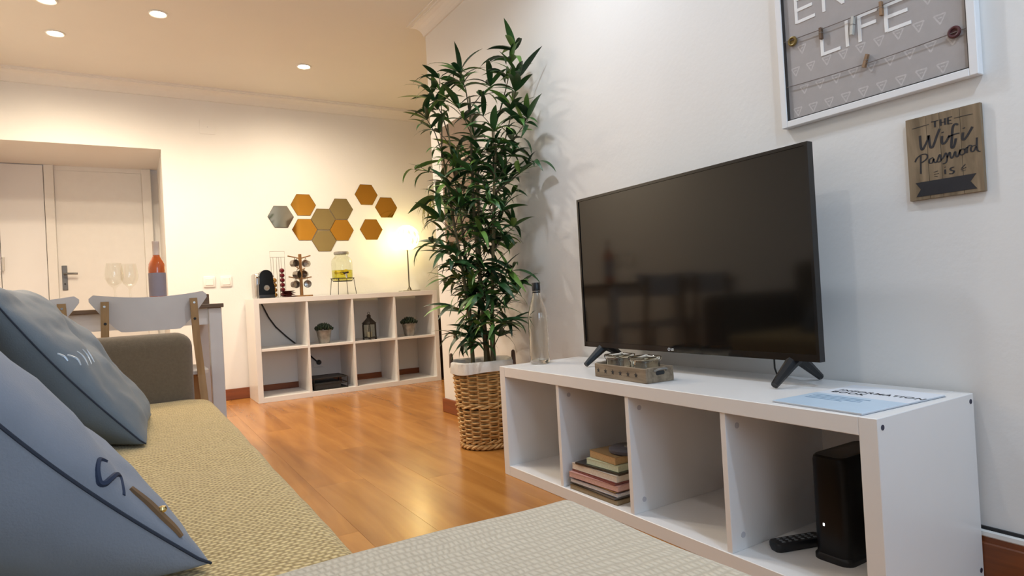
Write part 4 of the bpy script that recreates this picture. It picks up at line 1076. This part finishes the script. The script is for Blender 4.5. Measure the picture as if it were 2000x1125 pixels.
# cable of the coffee machine, plug and socket
tag(MB().tube([(-0.745, 4.638, 0.80), (-0.735, 4.638, 0.725), (-0.69, 4.638, 0.62), (-0.64, 4.638, 0.54), (-0.56, 4.638, 0.455), (-0.49, 4.638, 0.39), (-0.42, 4.638, 0.325), (-0.37, 4.636, 0.272), (-0.335, 4.632, 0.235), (-0.318, 4.618, 0.226)], 0.006, 8).build('appliance_cable', m_black, None, True), 'black cable hanging behind the cube shelf from the coffee machine', 'cable')
so = thing('wall_socket', 'white wall socket with a black plug behind the cube shelf', 'socket', (-0.316, 4.65, 0.223))
MB().rbox(-0.040, 0.040, -0.009, 0, -0.040, 0.040, 0.003, 2).build('plate', m_whiteplastic, so)
pgm = MB().lathe([(0.019, 0.009), (0.021, 0.014), (0.019, 0.032), (0.012, 0.040)], 18, mtx=Matrix.Rotation(PI / 2, 4, 'X')).build('plug', m_black, so, True)

# ================================================================== ON THE BACK WALL
m_gold = mat('gold_mirror', (0.70, 0.36, 0.06, 1), 0.06, metal=1.0, var=0.03, scale=3)
m_mirror_olive = mat('mirror_olive_reflection', (0.46, 0.37, 0.18, 1), 0.05, metal=1.0, var=0.03, scale=3)  # same gold-tinted tile; its olive reflection of the room is put into the colour
m_mirror_grey = mat('mirror_grey_reflection', (0.48, 0.43, 0.32, 1), 0.05, metal=1.0, var=0.03, scale=3)  # tile whose grey reflection is painted in as the tint
m_medge = mat('mirror_edge', lin(92, 70, 36), 0.4, metal=0.4, var=0.0)
hexes = [(-0.554, 1.429, 's', 'hexagonal mirror with a grey reflection put into its tint, far left of the wall cluster', 0.0), (-0.370, 1.530, 'g', 'gold hexagonal mirror at upper left, beside the grey-tinted one', 0.3),
         (-0.369, 1.325, 'g', 'gold hexagonal mirror at lower left, below another gold one', 0.1), (-0.213, 1.413, 'b', 'hexagonal mirror with an olive reflection put into its tint, centre of the cluster', 0.0),
         (-0.214, 1.232, 'b', 'hexagonal mirror with an olive reflection put into its tint, very bottom of the cluster', 0.0), (-0.057, 1.502, 'b', 'hexagonal mirror with an olive reflection put into its tint, upper right of the joined group', 0.2),
         (-0.060, 1.322, 'g', 'gold hexagonal mirror at lower right of the joined group', 0.2), (0.170, 1.633, 'g', 'gold hexagonal mirror highest of the three loose ones', 0.2),
         (0.346, 1.525, 'g', 'gold hexagonal mirror furthest right, above the table lamp', -0.4), (0.199, 1.329, 'g', 'gold hexagonal mirror left of the lamp globe, below the loose pair', 0.1)]
for x, z_, kd, lb, tilt in hexes:
    t = thing('hexagon_mirror', lb, 'mirror', (x, YB, z_), 0, 'hexagonal mirror tiles')
    R1 = 0.1025
    def hx(r): return [(r * math.cos(i * PI / 3), r * math.sin(i * PI / 3)) for i in range(6)]
    MB().prism(hx(R1), -0.003, -0.0002, 'XZ').build('backing', m_medge, t)
    MB().prism(hx(R1 - 0.0022), -0.0042, -0.003, 'XZ').build('mirror_face', {'s': m_mirror_grey, 'g': m_gold, 'b': m_mirror_olive}[kd], t)
for x, lb in ((-1.104, 'white square light switch nearer the dining table'), (-0.986, 'white square light switch nearer the cube shelf')):
    t = thing('light_switch', lb, 'light switch', (x, YB, 0.920), 0, 'light switches')
    MB().rbox(-0.041, 0.041, -0.010, 0, -0.041, 0.041, 0.004, 2).build('plate', m_whiteplastic, t, True)
    MB().rbox(-0.027, 0.027, -0.0135, -0.009, -0.027, 0.027, 0.002, 1).build('rocker', m_whiteplastic, t)
jb = thing('junction_cover', 'flat square white cover plate high on the back wall', 'cover plate', (-1.062, YB, 2.115))
MB().rbox(-0.055, 0.055, -0.004, 0, -0.055, 0.055, 0.0015, 1).build('plate', m_wall, jb)
MB().lathe([(0.003, 0), (0.003, 0.001)], 10, mtx=Matrix.Translation((0, -0.004, 0)) @ Matrix.Rotation(PI / 2, 4, 'X')).build('screw', m_cap, jb)

# ================================================================== DINING TABLE, CHAIRS, GLASSES
tb = thing('dining_table', 'white dining table with a brown wooden top behind the sofa', 'table', (-1.868, 2.69, 0))
TWx, TWy, TTop = 0.592, 0.32, 0.731
MB().rbox(-TWx, TWx, -TWy, TWy, TTop - 0.018, TTop, 0.002, 1).build('table_top', m_brownwood, tb)
m_tablewhite = mat('table_white', (0.68, 0.65, 0.62, 1), 0.45, var=0.02)
for sx_ in (-1, 1):
    for sy_ in (-1, 1):
        cx_, cy_ = sx_ * (TWx - 0.034), sy_ * (TWy - 0.045)
        MB().rbox(cx_ - 0.0265, cx_ + 0.0265, cy_ - 0.0265, cy_ + 0.0265, 0, TTop - 0.018, 0.003, 1).build('leg', m_tablewhite, tb)
    MB().box(sx_ * (TWx - 0.034) - 0.011, sx_ * (TWx - 0.034) + 0.011, -TWy + 0.07, TWy - 0.07, TTop - 0.09, TTop - 0.018).build('apron', m_tablewhite, tb)
for sy_ in (-1, 1):
    MB().box(-TWx + 0.06, TWx - 0.06, sy_ * (TWy - 0.045) - 0.011, sy_ * (TWy - 0.045) + 0.011, TTop - 0.09, TTop - 0.018).build('apron', m_tablewhite, tb)
# chair
m_chair = mat('chair_white', (0.66, 0.62, 0.58, 1), 0.45, var=0.02)
ch = thing('dining_chair', 'white dining chair with birch posts, whole backrest showing above the sofa arm', 'chair', (-1.561, 2.43, 0), 0, 'dining chairs')
def back_outline():
    top = [(-0.200 + 0.4 * i / 16, 0.788 - 0.020 * (1 - (2 * i / 16 - 1) ** 2)) for i in range(17)]
    L = [(-0.206, 0.776), (-0.205, 0.755), (-0.196, 0.730), (-0.172, 0.695), (-0.140, 0.662), (-0.112, 0.642)]
    Rr = [(-x, z) for x, z in reversed(L)]
    bot = [(0.08, 0.636), (0.0, 0.633), (-0.08, 0.636)]
    return top + list(reversed(list(reversed(Rr[::-1])))) + bot + L[::-1]
def curved_back(mb, th=0.011):
    # grid between top and bottom outlines, bowed around the sitter
    cols = 28; rowsn = 8; V = []; F = []
    def top(x): return 0.788 - 0.020 * (1 - (x / 0.206) ** 2) - 0.016 * max(0, (abs(x) - 0.188) / 0.018) ** 2
    def bot(x):
        a = abs(x)
        if a < 0.10: return 0.634
        t = (a - 0.10) / 0.106
        return 0.634 + 0.125 * t ** 1.25
    for side in (0, 1):
        for j in range(rowsn + 1):
            for i in range(cols + 1):
                x = -0.206 + 0.412 * i / cols; t = j / rowsn
                z_ = bot(x) + (top(x) - bot(x)) * t
                y = -0.222 - 0.05 * (z_ - 0.63) + 0.9 * x * x + (th if side == 0 else 0)
                V.append((x, y, z_))
    n = (rowsn + 1) * (cols + 1); W_ = cols + 1
    for s_ in (0, 1):
        for j in range(rowsn):
            for i in range(cols):
                a = s_ * n + j * W_ + i; F.append((a, a + 1, a + W_ + 1, a + W_))
    edge = [i for i in range(cols + 1)] + [j * W_ + cols for j in range(1, rowsn + 1)] + [rowsn * W_ + i for i in range(cols - 1, -1, -1)] + [j * W_ for j in range(rowsn - 1, 0, -1)]
    for k in range(len(edge)):
        a, c = edge[k], edge[(k + 1) % len(edge)]; F.append((a, c, n + c, n + a))
    return mb.add(V, F)
curved_back(MB()).build('backrest', m_chair, ch, True, 50)
MB().prism(rrect(-0.205, 0.205, -0.19, 0.215, 0.06, 6), 0.440, 0.453).build('seat', m_chair, ch, True, 40)
def leg_strip(pts, wx, wy):
    mb = MB(); V = []; F = []
    for (x, y, z_) in pts:
        V += [(x - wx, y - wy, z_), (x + wx, y - wy, z_), (x + wx, y + wy, z_), (x - wx, y + wy, z_)]
    for i in range(len(pts) - 1):
        for k in range(4): F.append((i * 4 + k, i * 4 + (k + 1) % 4, (i + 1) * 4 + (k + 1) % 4, (i + 1) * 4 + k))
    F += [(3, 2, 1, 0), tuple((len(pts) - 1) * 4 + k for k in range(4))]
    return mb.add(V, F)
for s_ in (-1, 1):
    rear = leg_strip([(s_ * 0.196, -0.245, 0.0), (s_ * 0.182, -0.222, 0.25), (s_ * 0.170, -0.212, 0.44), (s_ * 0.158, -0.219, 0.60), (s_ * 0.153, -0.228, 0.752), (s_ * 0.153, -0.2285, 0.757)], 0.0135, 0.011).build('rear_leg', m_birch, ch)
    for z_, m_ in ((0.738, m_chrome), (0.672, m_blackmatte)):
        MB().lathe([(0.0055, 0), (0.0045, 0.003)], 10, mtx=Matrix.Translation((s_ * 0.1545, -0.238 + (0.752 - z_) * 0.05, z_)) @ Matrix.Rotation(PI / 2, 4, 'X')).build('bolt', m_, rear)
    leg_strip([(s_ * 0.196, 0.20, 0.0), (s_ * 0.172, 0.165, 0.438)], 0.0135, 0.013).build('front_leg', m_birch, ch)
    leg_strip([(s_ * 0.172, -0.20, 0.422), (s_ * 0.172, 0.165, 0.424)], 0.010, 0.012).build('seat_rail', m_birch, ch)
dup(ch, (-2.004, 2.44, 0), 0, 'white dining chair nearer the left edge, half hidden by the grey cushion')
# wine glasses and bottle
def wineglass(x, y, label):
    t = thing('wine_glass', label, 'wine glass', (x, y, TTop), 0, 'wine glasses')
    MB().lathe([(0.034, 0.0), (0.034, 0.002), (0.006, 0.006), (0.0045, 0.02), (0.0045, 0.085), (0.008, 0.096), (0.026, 0.112), (0.036, 0.135), (0.037, 0.155), (0.034, 0.18), (0.029, 0.207), (0.028, 0.207), (0.033, 0.18), (0.0358, 0.155), (0.0345, 0.136), (0.024, 0.115), (0.0, 0.104)], 28, capt=False).build('glass', glass('wine_glass_clear', (0.985, 0.985, 0.97, 1), thin=0.16), t, True, 60)
wineglass(-1.686, 2.66, 'wine glass standing further left on the dining table')
wineglass(-1.628, 2.725, 'wine glass closer to the wine bottle on the dining table')
wb = thing('wine_bottle', 'rosé wine bottle with a lilac label on the dining table', 'bottle', (-1.517, 2.68, TTop))
MB().lathe([(0.030, 0.0), (0.0355, 0.004), (0.0355, 0.180), (0.033, 0.200), (0.022, 0.222), (0.0150, 0.236), (0.0140, 0.245), (0.0140, 0.262)], 32).build('body', mat('rose_wine', lin(196, 92, 34), 0.08, var=0.05, coat=0.6), wb, True)
MB().lathe([(0.0148, 0.242), (0.0148, 0.296), (0.0155, 0.297), (0.0155, 0.306)], 24).build('capsule_foil', mat('pale_foil', lin(232, 214, 200), 0.4, var=0.02), wb, True)
V = []; F = []
for i in range(25):
    a = math.radians(-205 + 230 * i / 24)
    for z_ in (0.05, 0.158): V.append((0.0359 * math.cos(a), 0.0359 * math.sin(a), z_))
for i in range(24): F.append((i * 2, i * 2 + 2, i * 2 + 3, i * 2 + 1))
MB().add(V, F).build('label', mat('lilac_label', lin(150, 142, 152), 0.6, var=0.03), wb, True)
V = [];F = []
for i in range(8):
    a = math.radians(-205 + 26 * i / 7)
    for z_ in (0.05, 0.158): V.append((0.0362 * math.cos(a), 0.0362 * math.sin(a), z_))
for i in range(7): F.append((i * 2, i * 2 + 2, i * 2 + 3, i * 2 + 1))
MB().add(V, F).build('label_edge', mat('label_black', lin(26, 22, 22), 0.6, var=0.0), wb, True)
nb_ = thing('napkin_block', 'brown wooden block on the table behind the right end of the chair back', 'block', (-1.318, 2.86, TTop))
MB().rbox(-0.03, 0.03, -0.03, 0.03, 0, 0.055, 0.003, 1).build('block', m_brownwood, nb_)

# ================================================================== SOFA
sf = thing('sofa', 'taupe fabric sofa with a low square arm at its far end', 'sofa', (-1.75, 0.85, 0))
def W(x, y): return (x + 1.75, y - 0.85)
def sbox(name, x0, x1, y0, y1, z0_, z1_, bv, m=m_sofa, seg=4):
    a, c = W(x0, y0); d, e = W(x1, y1)
    return MB().rbox(a, d, c, e, z0_, z1_, bv, seg).build(name, m, sf, True, 50)
sbox('base', -2.24, -1.45, 0.02, 1.66, 0.09, 0.22, 0.012)
sbox('seat_cushion', -2.03, -1.424, 0.0, 1.652, 0.222, 0.412, 0.03)
sbox('backrest', -2.25, -2.04, 0.02, 1.655, 0.224, 0.80, 0.05)
sbox('arm', -2.26, -1.458, 1.657, 1.835, 0.09, 0.632, 0.045, seg=6)
for x, y in ((-2.18, 0.08), (-1.5, 0.08), (-2.18, 1.76), (-1.5, 1.76)):
    a, c = W(x, y); MB().lathe([(0.018, 0), (0.024, 0.089)], 14, (a, c, 0)).build('leg', m_birch, sf, True)
def nz(x, y, s, a): return a * mnoise.noise(Vector((x * s, y * s, 3.1)))
def throw(name, m, label, prof_fn, ts, us, undul):
    pass
# seat throw: lies on the cushion and hangs over the front edge
mb = MB(); V = []; F = []
xs = [(-2.032 + 0.57 * i / 22, 0.0) for i in range(23)]
NP = 23 + 14; NY = 70
for j in range(NY + 1):
    y = -0.015 + (1.650 + 0.015) * j / NY
    endr = max(0.0, (y - 1.55) / 0.10); xin = 0.035 * endr ** 2
    row = []
    for i in range(23): row.append((-2.03 + 0.585 * i / 22 - xin * (i / 22) ** 4, 0.4195))
    for i in range(1, 8):
        a = math.radians(90 - 90 * i / 7); row.append((-1.445 + 0.032 * math.cos(a) - xin, 0.3875 + 0.032 * math.sin(a)))
    for i in range(1, 8): row.append((-1.413 - xin + 0.004 * math.sin(y * 21) * i / 7, 0.3875 - 0.03 * i - 0.004 * math.sin(y * 9)))
    for (x, z_) in row:
        V.append((x, y, z_ + (nz(x, y, 6, 0.005) + nz(x, y, 17, 0.0015) if z_ > 0.385 else 0) - (0.006 * endr ** 2)))
W_ = NP
for j in range(NY):
    for i in range(NP - 1): F.append((j * W_ + i, j * W_ + i + 1, (j + 1) * W_ + i + 1, (j + 1) * W_ + i))
mb.add(V, F)
t1 = mb.build('sofa_throw', m_throw, None, True, 70)
tag(t1, 'mustard woven throw spread over the sofa seat', 'throw')
sm = t1.modifiers.new('thickness', 'SOLIDIFY'); sm.thickness = 0.004; sm.offset = -1
# ottoman
ot = thing('ottoman', 'wide padded ottoman in the foreground at the near end of the sofa', 'ottoman', (-1.6, -0.55, 0))
OX0, OX1, OY0, OY1 = -2.05, -1.172, -1.10, -0.037
OT = 0.445
MB().rbox(OX0 + 1.6, OX1 + 1.6, OY0 + 0.55, OY1 + 0.55, 0.08, OT - 0.014, 0.03, 4).build('body', m_sofa, ot, True, 50)
for x in (OX0 + 0.07, OX1 - 0.07):
    for y in (OY0 + 0.07, OY1 - 0.07): MB().lathe([(0.018, 0), (0.024, 0.084)], 14, (x + 1.6, y + 0.55, 0)).build('leg', m_birch, ot, True)
mb = MB(); V = []; F = []
def prof_edge(lo, hi, n, r, drop):
    """profile across the ottoman: hanging side, rounded edge, top, rounded edge, hanging side -> (pos, z)"""
    P = [(lo, OT - r - drop * (1 - i / 4)) for i in range(4)]
    P += [(lo + r - r * math.cos(math.radians(90 * i / 6)), OT - r + r * math.sin(math.radians(90 * i / 6))) for i in range(7)]
    P += [(lo + r + (hi - lo - 2 * r) * i / n, OT) for i in range(1, n)]
    P += [(hi - r + r * math.sin(math.radians(90 * i / 6)), OT - r + r * math.cos(math.radians(90 * i / 6))) for i in range(7)]
    P += [(hi, OT - r - drop * i / 4) for i in range(1, 5)]
    return P
PX = prof_edge(OX0 - 0.006, -1.156, 30, 0.032, 0.17); PY = prof_edge(OY0 - 0.006, -0.021, 30, 0.032, 0.17)
cxr = 0.06
for (y, zy) in PY:
    for (x, zx) in PX:
        z_ = min(zx, zy)
        if zx < OT and zy < OT: z_ = OT - math.hypot(OT - zx, OT - zy)
        top = z_ > OT - 0.02
        xx, yy = x, y
        # soften the plan corners
        ex = max(0.0, x - (-1.156 - cxr)); ey = max(0.0, y - (-0.021 - cxr))
        if ex > 0 and ey > 0:
            l = math.hypot(ex, ey); k_ = cxr / max(l, cxr); xx = -1.156 - cxr + ex * k_; yy = -0.021 - cxr + ey * k_
        V.append((xx, yy, z_ + (nz(xx, yy, 7, 0.004) if top else 0)))
n = len(PX)
for j in range(len(PY) - 1):
    for i in range(n - 1): F.append((j * n + i, j * n + i + 1, (j + 1) * n + i + 1, (j + 1) * n + i))
t2 = mb.add(V, F).build('ottoman_throw', m_throw2, None, True, 70)
tag(t2, 'pale grey-beige knitted throw covering the foreground ottoman', 'throw')

# ================================================================== CUSHIONS
def cushion(name, label, origin, ev, eu, size, T, TB, m, seed, name_piping='piping', power=0.42, sag=0.0):
    """origin: near bottom corner; ev: unit along the bottom edge (away); eu: unit up the leaning side"""
    ev = Vector(ev).normalized(); eu = Vector(eu); eu = (eu - ev * eu.dot(ev)).normalized(); en = ev.cross(eu).normalized()
    if en.x < 0: en = -en
    ctr = Vector(origin) + (ev + eu) * size / 2
    rr = random.Random(seed); off = Vector((rr.random() * 9, rr.random() * 9, rr.random() * 9))
    t = thing(name, label, 'cushion', tuple(ctr), 0, 'sofa cushions')
    def surf(u, v, side, lift=0.0):
        e = 0.055
        a = u * (1 - e * math.cos(v * PI / 2)); c = v * (1 - e * math.cos(u * PI / 2))
        th = (max(0, 1 - u * u) * max(0, 1 - v * v)) ** power
        wr = mnoise.noise(Vector((u * 1.6, v * 1.6, side)) + off) * 0.018 * th + 0.006 * math.sin(6 * (u - v) + 3 * mnoise.noise(Vector((u * 2, v * 2, 5)) + off)) * th
        wr += 0.010 * max(0.0, mnoise.noise(Vector((u * 2.2 + v * 0.8, v * 3.6 - u, 7)) + off)) * th
        wr += 0.004 * mnoise.noise(Vector((u * 6, v * 6, side * 2)) + off) * min(1, th * 2)
        p = ev * a * size / 2 + eu * c * size / 2 + en * side * ((T if side > 0 else TB) * th + wr + lift)
        p += en * (-sag * math.cos(v * PI / 2) * (1 - u) / 2)                    # the side seam sags on the leaning side
        if p.z + ctr.z < 0.427: p.z = 0.427 - ctr.z + (p.z + ctr.z - 0.427) * 0.01
        return p
    N_ = 46; mb = MB(); V = []; F = []
    cs_ = [math.sin((-1 + 2 * i / N_) * PI / 2) for i in range(N_ + 1)]
    for side in (1, -1):
        for j in range(N_ + 1):
            for i in range(N_ + 1): V.append(surf(cs_[i], cs_[j], side))
    W_ = N_ + 1
    for s_ in (0, 1):
        for j in range(N_):
            for i in range(N_):
                a = s_ * W_ * W_ + j * W_ + i; F.append((a, a + 1, a + W_ + 1, a + W_))
    mb.add(V, F).build('cover', m, t, True, 75)
    P = []
    M_ = 28
    for i in range(M_): P.append(surf(-1 + 2 * i / M_, -1, 1))
    for i in range(M_): P.append(surf(1, -1 + 2 * i / M_, 1))
    for i in range(M_): P.append(surf(1 - 2 * i / M_, 1, 1))
    for i in range(M_): P.append(surf(-1, 1 - 2 * i / M_, 1))
    MB().tube(P, 0.0017, 6, closed=True).build(name_piping, m_pipe, t, True)
    return t, surf
cu1, surf1 = cushion('cushion', 'large blue-grey cushion in the left foreground with a dark script letter', (-1.568, 0.080, 0.424), (-0.34, 0.94, 0.0), (-0.655, 0.0, 0.755), 0.46, 0.056, 0.15, m_pill1, 5, sag=0.017)
cu2, surf2 = cushion('cushion', 'darker grey cushion with silvery marks, behind the blue-grey one', (-1.615, 0.870, 0.424), (0.045, 1.0, 0.0), (-0.60, 0.0, 0.80), 0.44, 0.045, 0.12, m_pill2, 9, sag=0.012)
m_print = mat('dark_print', lin(30, 42, 66), 0.8, var=0.0)
def print_stroke(t, surf, uv, r, m, name='lettering', lift=-0.0008):
    P = [Vector(p) for p in uv]; Q = []
    for i in range(len(P) - 1):
        p0, p1, p2, p3 = P[max(i - 1, 0)], P[i], P[i + 1], P[min(i + 2, len(P) - 1)]
        for k in range(5):
            s_ = k / 5
            Q.append(0.5 * ((2 * p1) + (p2 - p0) * s_ + (2 * p0 - 5 * p1 + 4 * p2 - p3) * s_ ** 2 + (3 * p1 - p0 - 3 * p2 + p3) * s_ ** 3))
    Q.append(P[-1])
    n = len(Q)
    MB().tube([surf(q.x, q.y, 1, lift) for q in Q], [r * (0.45 + 0.55 * math.sin(PI * (0.12 + 0.8 * i / (n - 1)))) for i in range(n)], 6).build(name, m, t, True)
print_stroke(cu1, surf1, [(-0.885, -0.338), (-0.915, -0.300), (-0.962, -0.305), (-0.987, -0.338), (-0.985, -0.366), (-0.960, -0.380), (-0.905, -0.405), (-0.868, -0.440), (-0.925, -0.455), (-0.972, -0.470)], 0.0034, m_print)
print_stroke(cu1, surf1, [(-0.90, -0.50), (-0.925, -0.58), (-0.945, -0.66), (-0.965, -0.74), (-0.985, -0.80)], 0.0042, mat('tag_leather', lin(112, 84, 56), 0.5, var=0.15), 'leather_tag', 0.0015)
MB().lathe([(0.0, -0.004), (0.0035, -0.0028), (0.0046, 0.0), (0.0035, 0.0028), (0.0, 0.004)], 12, tuple(surf1(-0.945, -0.66, 1, 0.0065)), capb=False, capt=False).build('brass_bead', mat('brass', (0.6, 0.45, 0.2, 1), 0.25, metal=1.0, var=0.0), cu1, True)
m_silver = mat('silver_print_glint', lin(176, 186, 196), 0.35, metal=0.3, var=0.05)  # shiny print, with its white glints put into the light silver colour
for a, b_, c in (((-0.90, 0.10), (-0.86, 0.02), (-0.89, -0.05)), ((-0.76, 0.08), (-0.74, 0.0), (-0.79, -0.09)), ((-0.63, 0.07), (-0.62, -0.01), (-0.69, -0.10)), ((-0.52, 0.05), (-0.55, -0.02), (-0.59, -0.10)), ((-0.95, 0.16), (-0.93, 0.10), (-0.94, 0.05))):
    print_stroke(cu2, surf2, [a, b_, c], 0.0028, m_silver, 'print_glint', -0.001)
